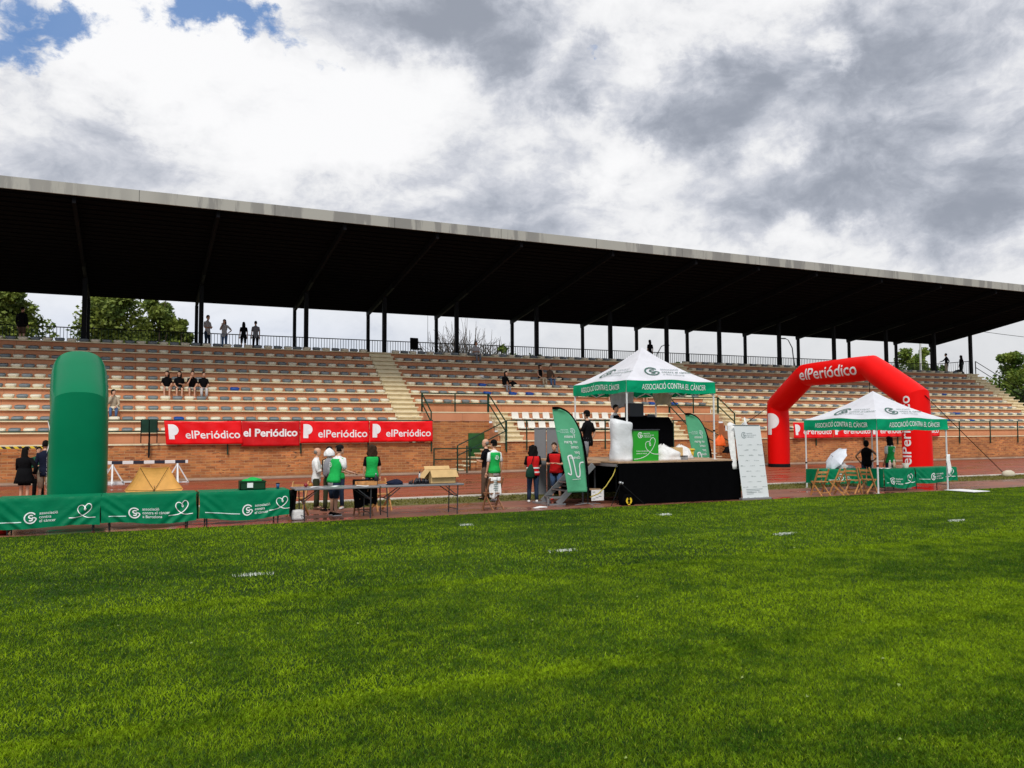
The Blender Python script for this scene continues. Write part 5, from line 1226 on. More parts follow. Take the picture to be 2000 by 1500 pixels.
def person(label, loc, face, pose='stand', H=1.70, top=CBLK, bottom=DJEAN, skin=SKIN, hair=HAIRB, hairlen='short', shoes=CBLK, vest=None, sleeve='short', legs='long', cap=None, arms=None, bulk=1.0,
           group=None, coat=False, skirt=None, lean=0.0, turn=0.0, logo=False, stripes=False, capm=None, backpack=None, legpose=None, bald=False, sole=None):
    """face: heading in radians; 0 looks towards the pitch (-Y). Local frame: x = the person's left..right, -y = ahead."""
    T = thing('person', label, 'person', loc, face, group); k = H / 1.72
    sit = pose == 'sit'
    hipz = .47 if sit else .92; up = 1.0
    f = -1                                                     # ahead is -y
    ln = lean
    pel = V3((0, 0, hipz)); wai = V3((0, f * .02 + f * ln * .16, hipz + .17)); che = V3((0, f * ln * .36, hipz + .36)); sho = V3((0, f * ln * .50 + .01, hipz + .50)); nek = V3((0, f * (ln * .58 + .01), hipz + .575)); hed = V3((0, f * (ln * .72 + .035), hipz + .71))
    hips = [V3((sx * .095, 0, hipz - .02)) for sx in (-1, 1)]
    if legpose: kn, an = legpose[0:2], legpose[2:4]; kn = [V3(q) for q in kn]; an = [V3(q) for q in an]
    elif sit: kn = [V3((sx * .12, f * .42, hipz - .0)) for sx in (-1, 1)]; an = [V3((sx * .11, f * .44, .07 - .0)) for sx in (-1, 1)]
    elif pose == 'walk': kn = [V3((-.10, f * .18, .50)), V3((.09, -f * .02, .49))]; an = [V3((-.10, f * .22, .08)), V3((.09, -f * .30, .13))]
    elif pose == 'climb': kn = [V3((-.10, f * .30, .66)), V3((.10, f * .03, .50))]; an = [V3((-.10, f * .24, .26)), V3((.10, -f * .06, .08))]
    else: kn = [V3((-.10, f * .02, .49)), V3((.11, f * .03, .49))]; an = [V3((-.11, 0.01, .08)), V3((.13, f * .03, .08))]
    shj = [sho + V3((sx * .168 * bulk, 0, -.04)) for sx in (-1, 1)]
    A_ = {'down': [V3((.05, .02, -.29)), V3((.06, f * .06, -.54))], 'hip': [V3((.22, .06, -.24)), V3((.06, f * .06, -.42))], 'fold': [V3((.05, f * .04, -.28)), V3((-.10, f * .24, -.24))], 'reach': [V3((.04, f * .12, -.26)), V3((.0, f * .36, -.32))],
          'face': [V3((.03, f * .14, -.24)), V3((-.09, f * .18, .04))], 'lap': [V3((.05, f * .10, -.27)), V3((-.05, f * .30, -.38))], 'wave': [V3((.10, f * .12, -.22)), V3((.12, f * .30, .02))], 'lean_arm': [V3((.16, f * .12, -.22)), V3((.22, f * .34, -.30))], 'back': [V3((.06, .10, -.27)), V3((.0, .06, -.50))], 'pocket': [V3((.10, .06, -.27)), V3((.02, f * .04, -.48))]}
    arms = arms or ('down', 'down')
    elb, wri = [], []
    for i, sx in enumerate((-1, 1)):
        e, w = A_[arms[i]]; elb.append(shj[i] + V3((sx * e.x, e.y, e.z))); wri.append(shj[i] + V3((sx * w.x, w.y, w.z)))
    S = lambda p: p * k
    # one continuous body: pelvis, spine, neck, arms and legs from a single skinned skeleton
    hand = [wri[i] + (wri[i] - elb[i]).normalized() * .085 for i in (0, 1)]
    toe = [an[i] + V3((0, f * .13, -.035)) for i in (0, 1)]
    vs = [pel, wai, che, sho, nek, hed - V3((0, 0, .05))]; ed = [(0, 1), (1, 2), (2, 3), (3, 4), (4, 5)]; rd = [(.12, .09), (.105, .08), (.12, .085), (.08, .06), .048, .050]
    rd = [((q[0] * bulk, q[1] * bulk) if isinstance(q, tuple) else q) for q in rd]
    for i in (0, 1):
        b_ = len(vs); vs += [shj[i], elb[i], wri[i]]; ed += [(3, b_), (b_, b_ + 1), (b_ + 1, b_ + 2)]; rd += [.052, .038, .024]
        b_ = len(vs); vs += [hips[i], kn[i], an[i], toe[i]]; ed += [(0, b_), (b_, b_ + 1), (b_ + 1, b_ + 2), (b_ + 2, b_ + 3)]; rd += [.082 * bulk, .052, .036, .034]
    bv, bf = skin_mesh([S(v) for v in vs], ed, [tuple(x * k for x in r_) if isinstance(r_, tuple) else r_ * k for r_ in rd])
    mb = MB(); mb.add(bv, bf, skin)
    # head with jaw, nose and ears
    Rt = Matrix.Rotation(turn, 4, 'Z'); hc = S(hed + V3((0, 0, .02)))
    def hp(x, y, z): return hc + Rt @ (V3((x, y, z)) * k)
    R = []
    for (z, rx, ry, yo) in ((-.115, .028, .034, -.030), (-.10, .046, .055, -.024), (-.07, .060, .075, -.012), (-.03, .070, .088, -.004), (.01, .075, .094, 0), (.05, .074, .094, .004), (.085, .062, .080, .006), (.108, .040, .052, .008), (.118, .012, .016, .008)):
        R.append([hp(rx * math.cos(a), yo + ry * math.sin(a), z) for a in np.linspace(0, 2 * PI, 17)[:-1]])
    mb.rings(R, skin)
    mb.add([hp(-.011, -.088, .012), hp(.011, -.088, .012), hp(.014, -.088, -.028), hp(-.014, -.088, -.028), hp(0, -.112, -.024)], [(0, 1, 4), (1, 2, 4), (2, 3, 4), (3, 0, 4)], skin)
    for sx in (-1, 1): mb.add([hp(sx * .070, -.01, .02), hp(sx * .086, .012, .028), hp(sx * .088, .018, 0), hp(sx * .076, .006, -.028), hp(sx * .070, .022, -.0)], [(0, 1, 2, 3), (1, 4, 3, 2), (0, 4, 1), (0, 3, 4)], skin)
    for sx in (-1, 1): mb.add([hp(sx * .030 + .013 * math.cos(a), -.0895, .014 + .006 * math.sin(a)) for a in np.linspace(0, 2 * PI, 9)[:-1]], [tuple(range(8))], EYE)
    for sx in (-1, 1): mb.add([hp(sx * .014, -.092, .030), hp(sx * .046, -.083, .031), hp(sx * .046, -.083, .036), hp(sx * .014, -.092, .036)], [(0, 1, 2, 3)], hair)
    mb.add([hp(.022 * math.cos(a), -.082, -.055 + .006 * math.sin(a)) for a in np.linspace(0, 2 * PI, 9)[:-1]], [tuple(range(8))], LIP)
    # hands: palm, four unequal bent fingers and a thumb
    for i, sx in enumerate((-1, 1)):
        d = (hand[i] - wri[i]).normalized(); ref = V3((0, 0, 1)) if abs(d.z) < .8 else V3((0, -1, 0)); sd_ = d.cross(ref).normalized(); nn = sd_.cross(d).normalized()
        w0 = wri[i]; R = []
        for t, hw, ht in ((-.005, .024, .019), (.03, .034, .017), (.065, .040, .015), (.088, .038, .012)):
            R.append([S(w0 + d * t + sd_ * (hw * math.cos(a)) + nn * (ht * math.sin(a))) for a in np.linspace(0, 2 * PI, 9)[:-1]])
        mb.rings(R, skin)
        for q, ln_ in ((-.028, .058), (-.010, .070), (.010, .074), (.028, .064)):
            b0 = w0 + d * .082 + sd_ * q; mb.tube([S(b0), S(b0 + d * ln_ * .45 - nn * .006), S(b0 + d * ln_ * .85 - nn * .024)], [.0088 * k, .0080 * k, .0060 * k], skin, 5)
        b0 = w0 + d * .03 + sd_ * sx * .030; mb.tube([S(b0), S(b0 + d * .03 + sd_ * sx * .022 - nn * .008), S(b0 + d * .058 + sd_ * sx * .028 - nn * .016)], [.0105 * k, .0095 * k, .007 * k], skin, 5)
    body = mb.build('body', T, True)
    # clothes: torso shell plus sleeves
    def torso(mt, g=.0, z0=-.05, z1=.52, name='shirt', sl=None, widen=1.0):
        mb = MB(); secs = []
        tt = [(-.16, .150, .108), (-.08, .168, .122), (.0, .165, .118), (.08, .148, .108), (.17, .142, .102), (.28, .160, .112), (.38, .178, .115), (.46, .182, .102), (.505, .155, .082), (.545, .085, .068), (.575, .060, .056)]
        R = []
        for (dz, rx, ry) in tt:
            if dz < z0 - .001 or dz > z1 + .001: continue
            if dz < 0: c = pel + V3((0, 0, dz)) + (V3((0, f * .0, 0)))
            else:
                P_ = [(0, pel), (.17, wai), (.36, che), (.50, sho), (.575, nek)]
                for a_, b_ in zip(P_[:-1], P_[1:]):
                    if a_[0] <= dz <= b_[0]: c = a_[1].lerp(b_[1], (dz - a_[0]) / (b_[0] - a_[0])); break
            wd = 1 + (widen - 1) * max(0, (.3 - dz)) / .4
            R.append([S(c + V3(((rx * bulk + g) * wd * math.cos(a), (ry * bulk + g) * wd * math.sin(a), 0))) for a in np.linspace(0, 2 * PI, 21)[:-1]])
        mb.rings(R, mt, True)
        if sl:
            for i in (0, 1):
                s0 = sho.lerp(shj[i], .45) + V3((0, 0, -.005))
                if sl == 'short': pts = [s0, shj[i], shj[i].lerp(elb[i], .4), shj[i].lerp(elb[i], .75)]; rr = [.052, .060, .054, .054]
                else: pts = [s0, shj[i], shj[i].lerp(elb[i], .5), elb[i], elb[i].lerp(wri[i], .5), wri[i]]; rr = [.052, .060, .053, .048, .041, .033]
                mb.tube([S(p) for p in pts], [(x * (1 + (bulk - 1) * .6) + g * .6) * k for x in rr], mt, 12)
        return mb.build(name, T, True)
    torso(top, .0, -.16 if not sit else -.08, .575 if not coat else .575, 'coat' if coat else 'shirt', sleeve if sleeve != 'none' else None, 1.0)
    if coat:
        mb = MB(); R = []
        for (z, rx, ry) in ((hipz + .2, .17, .13), (hipz, .20, .15), (hipz - .14, .23, .17), (hipz - .26, .25, .18)):
            R.append([S(V3((rx * bulk * math.cos(a), ry * bulk * math.sin(a), z))) for a in np.linspace(0, 2 * PI, 21)[:-1]])
        mb.rings(R, top); mb.build('coat_skirt', T, True)
    if vest: 
        vo = torso(vest, .014, -.08, .505, 'vest', None, 1.06)
        vb = MB(); 
        bk = lambda x, z: S(V3((x, .135 * bulk + .024 - abs(x) * .12 - f * 0 + (ln * -.30 if ln else 0) * 1.0, hipz + z)))
        if stripes:
            for z in (.0, .13):
                vb2 = MB(); R = [[S(wai.lerp(pel, 1 - (z + q) / .17) + V3(((.168 * bulk + .021) * math.cos(a), (.122 * bulk + .021) * math.sin(a), 0))) for a in np.linspace(0, 2 * PI, 21)[:-1]] for q in (0, .042)]
                vb2.rings(R, mat('reflective tape', (0.75, 0.75, 0.74), .3), False); vb2.build('reflective_band', vo)
        if logo:
            vb2 = MB()
            for q in logo2d(.055): put2d(vb2, q, bk, PRINTW, 0, .36)
            vb2.build('print', vo)
    # trousers / skirt
    mb = MB(); ends = {'long': 1.0, 'knee': .93, 'short': .80}[legs] if legs != 'none' else 0
    if legs in ('long', 'mid'):
        for i in (0, 1): mb.tube([S(q) for q in (pel.lerp(hips[i], .75) + V3((0, 0, .04)), hips[i] + V3((0, 0, -.05)), kn[i], kn[i].lerp(an[i], .45), an[i] + V3((0, 0, .02)))], [x * k * (1 + (bulk - 1) * .5) for x in (.085, .098, .066, .062, .055)], bottom, 12)
    else:
        t_ = {'knee': 1.12, 'short': .72}[legs]
        for i in (0, 1):
            e = hips[i].lerp(kn[i], min(t_, 1.0)) if t_ <= 1 else kn[i].lerp(an[i], t_ - 1)
            mb.tube([S(q) for q in (pel.lerp(hips[i], .75) + V3((0, 0, .04)), hips[i] + V3((0, 0, -.05)), hips[i].lerp(kn[i], .5), e)], [x * k * (1 + (bulk - 1) * .5) for x in (.085, .100, .088, .082 if t_ < 1 else .066)], bottom, 12)
    mb.loft([(0, 0, (hipz - .10) * k, .14 * k * bulk, .105 * k * bulk), (0, 0, (hipz - .04) * k, .168 * k * bulk, .120 * k * bulk), (0, wai.y * k * .4, (hipz + .07) * k, .150 * k * bulk, .108 * k * bulk)], bottom, 16)
    mb.build('trousers' if legs == 'long' else 'shorts', T, True)
    if skirt:
        mb = MB(); z1 = an[0].z + .12 if not sit else .30
        mb.loft([(0, 0, (hipz + .08) * k, .15 * k, .11 * k), (0, 0, (hipz - .1) * k, .19 * k, .15 * k), (0, f * (.05 if not sit else .25) * k, z1 * k, .25 * k, (.2 if not sit else .28) * k)], skirt, 20); mb.build('skirt', T, True)
    # shoes
    for i in (0, 1):
        d = V3((0, f, 0)); a = an[i]; mb = MB(); zz = a.z - .075
        R = []
        for t, hw, hh in ((-.07, .030, .06), (-.03, .040, .085), (.05, .044, .075), (.12, .046, .05), (.17, .030, .035)):
            R.append([S(V3((a.x + hw * math.cos(b_), a.y + f * t, zz + .012 + hh * .5 + hh * .5 * math.sin(b_)))) for b_ in np.linspace(0, 2 * PI, 11)[:-1]])
        mb.rings(R, shoes); mb.build('shoe', T, True)
        if sole:
            mb = MB(); mb.box(tuple(S(V3((a.x - .046, a.y - .17, zz)))), tuple(S(V3((a.x + .046, a.y + .07, zz + .025)))), PRINTW); mb.build('sole', T, bevel=.01)
    # hair, cap
    mb = MB(); R = []
    hs = ((-.045, .074, .062, .042), (.0, .083, .080, .026), (.045, .085, .098, .010), (.085, .073, .090, .008), (.115, .050, .062, .008), (.132, .016, .02, .008)) if not bald else ((-.05, .074, .05, .05), (.0, .082, .062, .044), (.035, .080, .06, .046), (.05, .06, .04, .05))
    for (z, rx, ry, yo) in hs: R.append([hp(rx * math.cos(a) * (1 + .05 * math.sin(a * 5 + z * 60)), yo + ry * math.sin(a), z) for a in np.linspace(0, 2 * PI, 19)[:-1]])
    mb.rings(R, hair)
    if hairlen in ('long', 'curly', 'bun'):
        Lh = {'long': .36, 'curly': .36, 'bun': .10}[hairlen]; wv = {'long': .0, 'curly': .022, 'bun': 0}[hairlen]; wd = 1.35 if hairlen == 'curly' else 1.0
        R = []
        for j in range(10):
            t = j / 9; z = .10 - t * (Lh + .12); rx = (.072 + .035 * math.sin(PI * min(1, t * 1.1))) * wd; ry = .055 * (1 - .25 * t) * wd
            R.append([hp((rx + wv * math.sin(a * 4 + j * 1.9)) * math.cos(a), .052 + .012 * t + (ry + wv * math.cos(a * 5 + j * 1.3)) * math.sin(a), z) for a in np.linspace(0, 2 * PI, 19)[:-1]])
        mb.rings(R, hair)
    if hairlen == 'bun': mb.tube([hp(0, .08, .07), hp(0, .13, .09)], [.03 * k, .035 * k], hair, 10)
    mb.build('hair', T, True)
    if capm:
        mb = MB(); R = [[hp(.088 * s_ * math.cos(a), .006 + .104 * s_ * math.sin(a), z) for a in np.linspace(0, 2 * PI, 19)[:-1]] for z, s_ in ((.035, 1.0), (.07, 1.0), (.11, .82), (.135, .5), (.145, .12))]
        mb.rings(R, capm); mb.add([hp(-.07, -.07, .042), hp(.07, -.07, .042), hp(.055, -.165, .034), hp(-.055, -.165, .034), hp(-.07, -.07, .052), hp(.07, -.07, .052), hp(.055, -.165, .042), hp(-.055, -.165, .042)], [(0, 1, 2, 3), (7, 6, 5, 4), (2, 6, 7, 3), (0, 3, 7, 4), (1, 5, 6, 2)], capm); mb.build('cap', T, True)
    return T

# ---- in the stand
def seated(label, x, row, face=0.0, **kw):
    return person(label, (x, rowY(row) + .16, rowZ(row - 1) + .10), face, 'sit', **kw)
SG = 'four friends sitting together in the left block'
def seatz(i): return rowZ(i - 1)
def sit_at(label, x, row, **kw):
    # seat surface is .15 above the tier, feet on the tier below; local hip height .47+ fits RISE + seat
    return person(label, (x, rowY(row) + .22, rowZ(row - 1) + .09), kw.pop('face', 0.0), 'sit', **kw)
sit_at('woman in a beige cardigan and blue jeans sitting alone, hand at her mouth', -.84, 3, top=BEIGE, bottom=JEAN, shoes=CWHT, hairlen='bun', arms=('face', 'lap'), sleeve='long', turn=.5, lean=.25)
sit_at('young woman in black with long hair, leftmost of the four seated friends', 1.36, 5, top=CBLK, bottom=LGRY, legs='short', hairlen='long', arms=('lap', 'lap'), turn=-.5, shoes=CWHT, group=SG, lean=.15)
sit_at('young woman in black T-shirt and black socks, second of the four friends', 1.90, 5, top=CBLK, bottom=CBLK, legs='short', hairlen='long', arms=('lap', 'fold'), turn=-.3, group=SG, lean=.1)
sit_at('young man in black bending forward in shorts, third of the four friends', 2.46, 5, top=CBLK, bottom=CGRY, legs='short', arms=('face', 'lap'), shoes=CWHT, group=SG, lean=.55)
sit_at('young man in black T-shirt and pale jeans, rightmost of the four friends', 2.99, 5, top=CBLK, bottom=LGRY, arms=('lap', 'lap'), turn=.3, group=SG)
sit_at('woman in a dark jacket and grey jeans sitting alone in the middle block', 19.07, 6, top=CBLK, bottom=CGRY, sleeve='long', hairlen='long', arms=('lap', 'lap'), shoes=CWHT, turn=.2, lean=.25, face=.3)
sit_at('blond woman in a black top and cream trousers beside the man in brown', 21.74, 7, top=CBLK, bottom=BEIGE, sleeve='none', hair=HAIRN, hairlen='bun', arms=('lap', 'face'), turn=.5, face=.3)
sit_at('man in a dark brown sweatshirt and jeans beside the blond woman', 22.35, 7, top=BRN, bottom=JEAN, sleeve='long', arms=('lap', 'lap'), turn=-.6, face=.1, lean=.2)
sit_at('person in white T-shirt and patterned trousers sitting on the top row', 18.57, 10, top=LGRY, bottom=CGRY, arms=('fold', 'fold'), hairlen='bun', turn=.2)
sit_at('seated person in dark clothes half hidden behind the grey sheet in the tent', 25.45, 5, top=CBLK, bottom=CBLK, legs='short', arms=('lap', 'lap'))
sit_at('seated person with bare legs half hidden behind the tent centre', 27.85, 5, top=CBLK, bottom=CBLK, legs='short', arms=('lap', 'lap'), shoes=CBLK)
zt2 = rowZ(10) + .0
def top(label, x, y, face, **kw): return person(label, (x, y, zt2), face, **kw)
top('dark silhouette of a heavy person seen from behind at the far left of the walkway', -5.15, 47.0, PI - .6, top=CBLK, bottom=BRN, legs='knee', bulk=1.35, H=1.72, sleeve='long')
top('man in white T-shirt with folded arms beside the double column', 3.53, 47.5, .7, top=LGRY, bottom=DJEAN, arms=('fold', 'fold'), H=1.84, hair=HAIRB)
top('woman in white T-shirt with one hand on her hip on the walkway', 4.41, 47.5, -.5, top=LGRY, bottom=JEAN, arms=('face', 'hip'), hairlen='long', H=1.66)
top('woman in black top and beige skirt seen from behind on the walkway', 5.35, 46.9, PI, top=CBLK, bottom=CBLK, legs='knee', skirt=None, hairlen='long', H=1.5)
top('man in grey shirt seen from behind, right of the woman in the beige skirt', 6.02, 47.2, PI, top=CGRY, bottom=CBLK, H=1.62)
top('long-haired silhouette seen from behind above the big tent peak', 32.1, 47.3, PI, top=CBLK, bottom=CBLK, hairlen='long', H=1.68)
top('silhouetted man in beige trousers leaning an arm out at the far end', 61.6, 47.3, PI + .3, top=CBLK, bottom=BEIGE, arms=('hip', 'lean_arm'), H=1.78, sleeve='long')
top('silhouetted curly-haired person at the far end of the walkway', 63.6 - .2, 47.3, PI, top=CBLK, bottom=CBLK, hairlen='curly', H=1.68, sleeve='long')
# ---- on the ground
person('woman in a long black coat and bare legs facing the brick wall', (-2.85, 27.6, 0), PI - .5, H=1.62, top=CBLK, bottom=CBLK, legs='short', hairlen='long', coat=True, sleeve='long', arms=('hip', 'fold'), bulk=1.25, shoes=CBLK)
person('man in a navy jacket and beige shorts half hidden by the green pillar', (-2.36, 27.8, 0), PI - .2, H=1.80, top=NAVY, bottom=BEIGE, legs='knee', sleeve='long', arms=('reach', 'down'), shoes=CWHT)
person('person in dark green holding papers between the black coat and the navy jacket', (-2.66, 29.3, 0), .3, H=1.60, top=cloth('dark green', (0.01, 0.08, 0.04)), bottom=CBLK, sleeve='long', arms=('fold', 'fold'))
person('bald older man in a loose white shirt raising one hand behind the grey table', (4.45, 22.3, 0), PI / 2 - .2, H=1.60, top=CWHT, bottom=OLIVE, hair=HAIRG, bald=True, sleeve='long', arms=('fold', 'wave'), shoes=BRN, bulk=1.1)
person('person with a white knitted cap and grey backpack behind the grey table', (4.68, 21.7, 0), PI + .5, H=1.64, top=cloth('cream', (0.66, 0.60, 0.48)), bottom=OLIVE, sleeve='short', arms=('down', 'fold'), shoes=CBLK)
person('dark-haired person in green and white between the grey backpack and the brick wall', (5.02, 22.2, 0), -.6, H=1.66, top=CWHT, bottom=DJEAN, vest=VGRN, hairlen='short', arms=('down', 'fold'), shoes=CWHT)
person('helper in green vest, white T-shirt and dark shorts standing before the grey table', (4.52, 20.5, 0), PI / 2 + .35, H=1.70, top=CWHT, bottom=DJEAN, legs='knee', vest=VGRN, arms=('reach', 'reach'), shoes=CBLK, sole=True, lean=.22, bulk=1.1, logo=True)
person('woman with long wavy brown hair in black T-shirt and green vest', (6.05, 22.6, 0), PI - .1, H=1.66, top=CBLK, bottom=DJEAN, vest=VGRN, hair=HAIRN, hairlen='curly', arms=('down', 'down'), bulk=1.05)
person('man in cap, green vest and camouflage trousers, back to the pitch', (9.55, 22.1, 0), PI + .1, pose='walk', H=1.76, top=CWHT, bottom=CAMO, vest=VGRN, capm=CBLK, arms=('down', 'down'), logo=True, turn=.3, shoes=CGRY)
person('balding man in black behind the capped man in green vest', (9.72, 23.1, 0), PI + .6, H=1.78, top=CBLK, bottom=BRN, hair=HAIRG, bald=True, arms=('down', 'fold'), turn=.4)
person('curly-haired woman in red vest with reflective bands, back to the pitch', (10.53, 21.55, 0), PI - .3, H=1.62, top=CBLK, bottom=DJEAN, vest=VRED, stripes=True, hairlen='curly', arms=('fold', 'fold'), shoes=CWHT, bulk=1.12)
person('short-haired woman in open red vest and rolled jeans looking at her hands', (11.52, 22.0, 0), -.7, H=1.68, top=CBLK, bottom=JEAN, legs='knee', vest=VRED, hair=HAIRN, arms=('fold', 'fold'), shoes=VRED, lean=.3, bulk=1.1)
person('man in black T-shirt, cap and grey shorts climbing the stage steps', (12.08, 21.05, .85), PI + .55, pose='climb', H=1.76, top=CBLK, bottom=CGRY, legs='knee', capm=CBLK, arms=('pocket', 'lap'), turn=-.2, bulk=1.12)
person('person with white shirt and black waistcoat behind the wrapped object on the stage', (13.45, 21.75, 1.2), .4, H=1.62, top=CWHT, bottom=CBLK, vest=CBLK, arms=('fold', 'fold'))
person('person in black cap bending over the sound desk on the stage', (14.15, 22.1, 1.2), .9, H=1.62, top=CBLK, bottom=CBLK, capm=CBLK, arms=('reach', 'reach'), lean=.2, sleeve='long')
person('woman in sleeveless dark top with hand on hip under the small tent', (24.75, 22.45, 0), PI - .6, H=1.62, top=CBLK, bottom=DJEAN, sleeve='none', hairlen='bun', arms=('hip', 'hip'), skin=SKIN2, bulk=1.2)
person('person with black afro hair in green vest under the small tent', (25.1, 21.7, 0), PI + .05, H=1.76, top=CWHT, bottom=DJEAN, vest=VGRN, hairlen='curly', arms=('lap', 'down'), logo=True, skin=SKIN2, bulk=1.15)
# white knitted cap and backpack of the person behind the grey table
mb = MB(); R = []
for j in range(9):
    t = j / 8; rr = math.sin(min(1, .35 + t * .0 + (1 - t) * .65) * PI / 2) if j < 8 else .05
    R.append([Vector(((.14 * (1 - (t ** 3.0) * .95)) * math.cos(a) * (1 + .09 * math.sin(a * 6 + j)), (.14 * (1 - (t ** 3.0) * .95)) * math.sin(a) * (1 + .09 * math.cos(a * 7 + j)), t * .22)) for a in np.linspace(0, 2 * PI, 25)[:-1]])
mb.rings(R, CWHT); o = mb.build('hat', None, True, loc=(4.66, 21.66, 1.44)); tag(o, 'puffy white cap worn by the person with the grey backpack', 'hat')
T = thing('backpack', 'grey backpack on the person in the white cap', 'backpack', (4.62, 21.42, .92), .2)
mb = MB(); mb.loft([(0, 0, 0, .15, .09), (0, 0, .06, .18, .13), (0, 0, .32, .17, .12), (0, 0, .44, .12, .08), (0, .02, .47, .04, .03)], CGRY, 18); mb.build('pack', T, True)
mb = MB(); mb.loft([(0, -.10, .05, .12, .05), (0, -.12, .16, .12, .05), (0, -.10, .24, .10, .03)], CGRY, 14); mb.build('pocket', T, True)
for sx in (-1, 1): mb = MB(); mb.tube([(sx * .1, .08, .05), (sx * .12, .2, .2), (sx * .12, .18, .42), (sx * .09, .05, .46)], .014, CBLK, 6); mb.build('strap', T)
T = thing('bag', 'dark green shoulder bag on the back of the curly-haired woman in red', 'bag', (10.32, 21.30, .72), .1)
mb = MB(); mb.loft([(0, 0, 0, .08, .05), (0, 0, .06, .15, .09), (0, 0, .22, .13, .08), (.03, 0, .40, .04, .03)], cloth('bottle green', (0.012, 0.045, 0.03)), 16); mb.build('pouch', T, True)
mb = MB(); mb.tube([(.03, 0, .38), (.14, .03, .62), (.20, .12, .70)], .012, CBLK, 6); mb.build('strap', T)
mb = MB(); mb.sheet(lambda a, b: Vector((a * .02, b * .25, -a * .3)), 2, 2, PRINTW)
o = mb.build('paper_sheet', None, loc=(-2.42, 28.4, 1.25), solid=.002); tag(o, 'white paper held up between the black coat and the navy jacket', 'paper')

# ------------------------------------------------------------------ trees and shrubs behind the stand
def leafy(name, label, x, y, base, H_, W_, mtl, n, seed, crown0=.25, ls=.16, group='trees behind the grandstand', lobes=9, cat='tree'):
    rd_ = random.Random(seed); T = thing(name, label, cat, (x, y, base), group=group)
    cl = [(rd_.uniform(-.55, .55) * W_ / 2 * (1 - abs(t - .4)), rd_.uniform(-.5, .5) * W_ / 2, H_ * (crown0 + (1 - crown0) * (.08 + .84 * t)), (.30 + .45 * math.sin(PI * min(1, .15 + t * .85))) * W_ / 2 * rd_.uniform(.45, .8)) for t in [q / (lobes - 1) for q in range(lobes)] for _ in range(3)]
    mb = MB(); mb.tube([(0, 0, 0), (.1, 0, H_ * .4), (-.05, .1, H_ * .8)], [W_ * .035 + .08, W_ * .025 + .05, .03], BARK, 8)
    for c in cl[::2]: mb.tube([(0, 0, c[2] * .55), (c[0] * .5, c[1] * .5, c[2] * .8), (c[0], c[1], c[2])], [.09, .05, .02], BARK, 5)
    mb.build('trunk', T, True)
    mb = MB(); per = n // len(cl); vs = []; fs = []
    for (cx, cy, cz, cr) in cl:
        for _ in range(per):
            a = rd_.uniform(0, 2 * PI); zz = rd_.uniform(-1, 1); rr = cr * (rd_.random() ** .38) * rd_.uniform(.75, 1.12); s = math.sqrt(1 - zz * zz)
            p = Vector((cx + rr * s * math.cos(a), cy + rr * s * math.sin(a), cz + rr * zz * .85)); l = ls * rd_.uniform(.5, 1.25)
            d = Vector((rd_.gauss(0, 1), rd_.gauss(0, 1), rd_.gauss(0, .6))).normalized(); e = d.cross(Vector((rd_.gauss(0, 1), rd_.gauss(0, 1), rd_.gauss(0, 1)))).normalized()
            o = len(vs); vs += [p - d * l, p + e * l * .6, p + d * l, p - e * l * .6]; fs.append((o, o + 1, o + 2, o + 3))
    mb.add(vs, fs, mtl); mb.build('crown', T)
    return T
LF1 = leaf_mat('plane tree leaves', (0.06, 0.105, 0.02), (0.21, 0.26, 0.045)); LF2 = leaf_mat('dark leaves', (0.022, 0.050, 0.014), (0.08, 0.13, 0.024)); LF3 = leaf_mat('bright leaves', (0.06, 0.12, 0.018), (0.19, 0.25, 0.035))
TG = 'trees behind the grandstand'
leafy('tree', 'broad green tree behind the dark silhouette at the far left of the walkway', -7.6, 63, 0, 12.2, 5.4, LF1, 12000, 11, .45)
leafy('tree', 'green tree cut by the left edge of the picture', -11.2, 64, 0, 12.4, 4.4, LF3, 7000, 12, .45)
leafy('tree', 'dense broad tree behind the leftmost thick column', -1.6, 63, 0, 12.4, 6.6, LF1, 15000, 13, .45)
leafy('tree', 'loose-crowned tree left of the double column', 1.5, 65, 0, 12.6, 4.6, LF1, 9000, 14, .45)
leafy('tree', 'low rounded tree reaching to the double column', 3.0, 64, 0, 10.4, 2.8, LF1, 5000, 15, .5)
leafy('tree', 'distant green tree seen between the last columns', 80.5, 66, 0, 11.3, 6.6, LF3, 5000, 16, .35, .2)
leafy('shrub', 'dark shrub behind the two silhouettes at the far end', 84.5, 66, 0, 9.6, 5, LF2, 2500, 17, .3, .2, cat='shrub')
leafy('tree', 'bright-topped tree right of the last column', 97.5, 66, -2, 13.6, 9.5, LF3, 9000, 18, .15, .24)
leafy('tree', 'dark tree at the right edge of the picture', 104.5, 64, -2, 13.4, 9, LF2, 8000, 19, .12, .24)
leafy('shrub', 'dark bushy shrub below the end railing', 88.5, 60, 0, 6.4, 7, LF2, 4500, 20, .1, .2, cat='shrub')
leafy('shrub', 'dark shrub low behind the far end stairs', 82.0, 52, 0, 4.6, 9, LF2, 5000, 21, .1, .2, cat='shrub')
SH = 'low shrubs behind the top railing'
for i, (x, h_, w_, lb) in enumerate([(19.0, 7.8, 2.2, 'low shrub behind the railing left of the black high-backed chair'), (14.4, 7.7, 1.4, 'thin low shrub behind the railing above the left stairway'), (26.6, 8.9, 3.6, 'green shrub growing out of the bare branches behind the railing'), (29.5, 8.3, 3.2, 'low dark shrub right of the bare branches'), (60.3, 8.2, 2.4, 'small dark shrub behind the railing left of the street lamp'), (56.2, 8.3, 1.2, 'narrow dark shrub behind the railing near the middle columns'), (43.6, 8.2, 1.5, 'small shrub behind the railing above the big tent')]):
    leafy('shrub', lb, x, 60, 0, h_, w_, LF2 if i != 2 else LF3, 1300, 40 + i, .55, .13, SH, 5, 'shrub')
rd2 = random.Random(5)
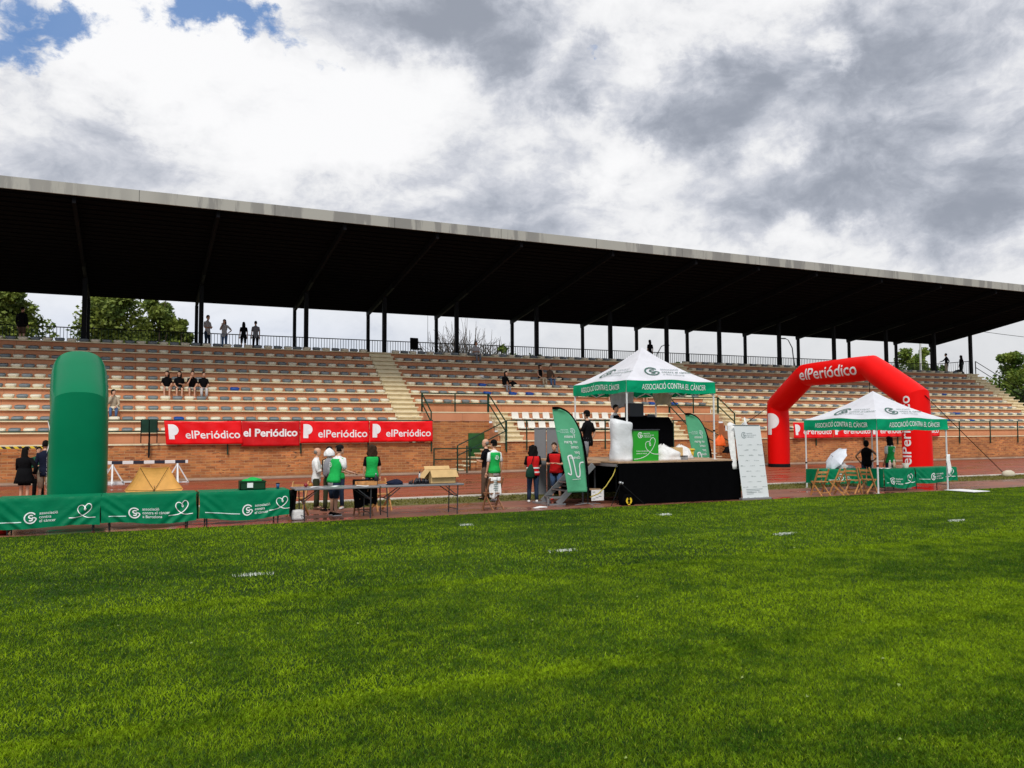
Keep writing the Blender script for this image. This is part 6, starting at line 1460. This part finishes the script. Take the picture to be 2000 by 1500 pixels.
T = thing('bare_tree', 'leafless bush of arching twigs behind the railing', 'tree', (24.0, 62, 0))
for k in range(1): pass
mb = MB(); mb.tube([(0, 0, 0), (0, 0, 7)], [.25, .15], BARK, 6); mb.build('trunk', T)
mb = MB()
for k in range(230):
    x = rd2.uniform(-2.9, 3.6); z0 = 7.0; a = rd2.uniform(-1, 1); hgt = rd2.uniform(2.0, 4.3) * (1 - .12 * abs(x))
    pts = [Vector((x, rd2.uniform(-.8, .8), z0))]; dx = a * .35
    for j in range(1, 8):
        t = j / 7; pts.append(pts[-1] + Vector((dx * .5 + a * t * .22 + rd2.gauss(0, .05), rd2.gauss(0, .05), hgt / 7 * (1.15 - .9 * t * abs(a)))))
    mb.tube(pts, [.040 * (1 - j / 9.5) for j in range(8)], BARK, 3)
mb.build('branches', T)
for i, (x, y, H_, rz_, lb) in enumerate([(66.6, 70, 12.1, PI, 'grey street lamp with a curved arm seen above the red arch'), (48.1, 70, 10.75, 0.0, 'small street lamp right of the long-haired silhouette')]):
    T = thing('street_lamp', lb, 'street lamp', (x, y, 0), rz_, 'street lamps behind the grandstand')
    mb = MB(); mb.tube([(0, 0, 0), (0, 0, H_ - 3), (.25, 0, H_ - 1), (.8, 0, H_ - .15), (1.2, 0, H_)], [.10, .07, .06, .05, .04], STEELD, 8); mb.build('pole', T, True)
    mb = MB(); mb.loft([(1.45, 0, H_ - .06, .36, .16), (1.45, 0, H_ + .06, .30, .12)], STEELD, 12); mb.build('lamp_head', T, True)
mb = MB(); mb.tube([(74.25, 60, 0), (74.25, 60, 10.95)], .10, mat('pale pole', (0.5, 0.52, 0.5), .5), 8); o = mb.build('flagpole'); tag(o, 'pale upright pole in front of the distant tree between the last columns', 'pole')
mb = MB(); mb.tube([(23.1, 68, 0), (23.1, 68, 12.6)], [.05, .015], STEELD, 6); o = mb.build('antenna_mast'); tag(o, 'very thin mast rising through the leafless bush', 'mast')
mb = MB(); mb.tube([(88 + 4 * k, 66, 13.9 - .5 * math.sin(PI * k / 9) - .03 * k) for k in range(10)], .03, BLACK, 5); o = mb.build('overhead_wire'); tag(o, 'sagging overhead wire running out past the last column', 'wire')
mb = MB()
for k in range(40): mb.bar((72 + k * .5, 46, 0), (72 + k * .5, 46, 3.0), .04, .04, ALU)
mb.bar((72, 46, 3.0), (92, 46, 3.0), .06, .06, ALU); mb.bar((72, 46, .2), (92, 46, .2), .06, .06, ALU); o = mb.build('fence'); tag(o, 'pale metal bar fence beyond the end stairs', 'fence')
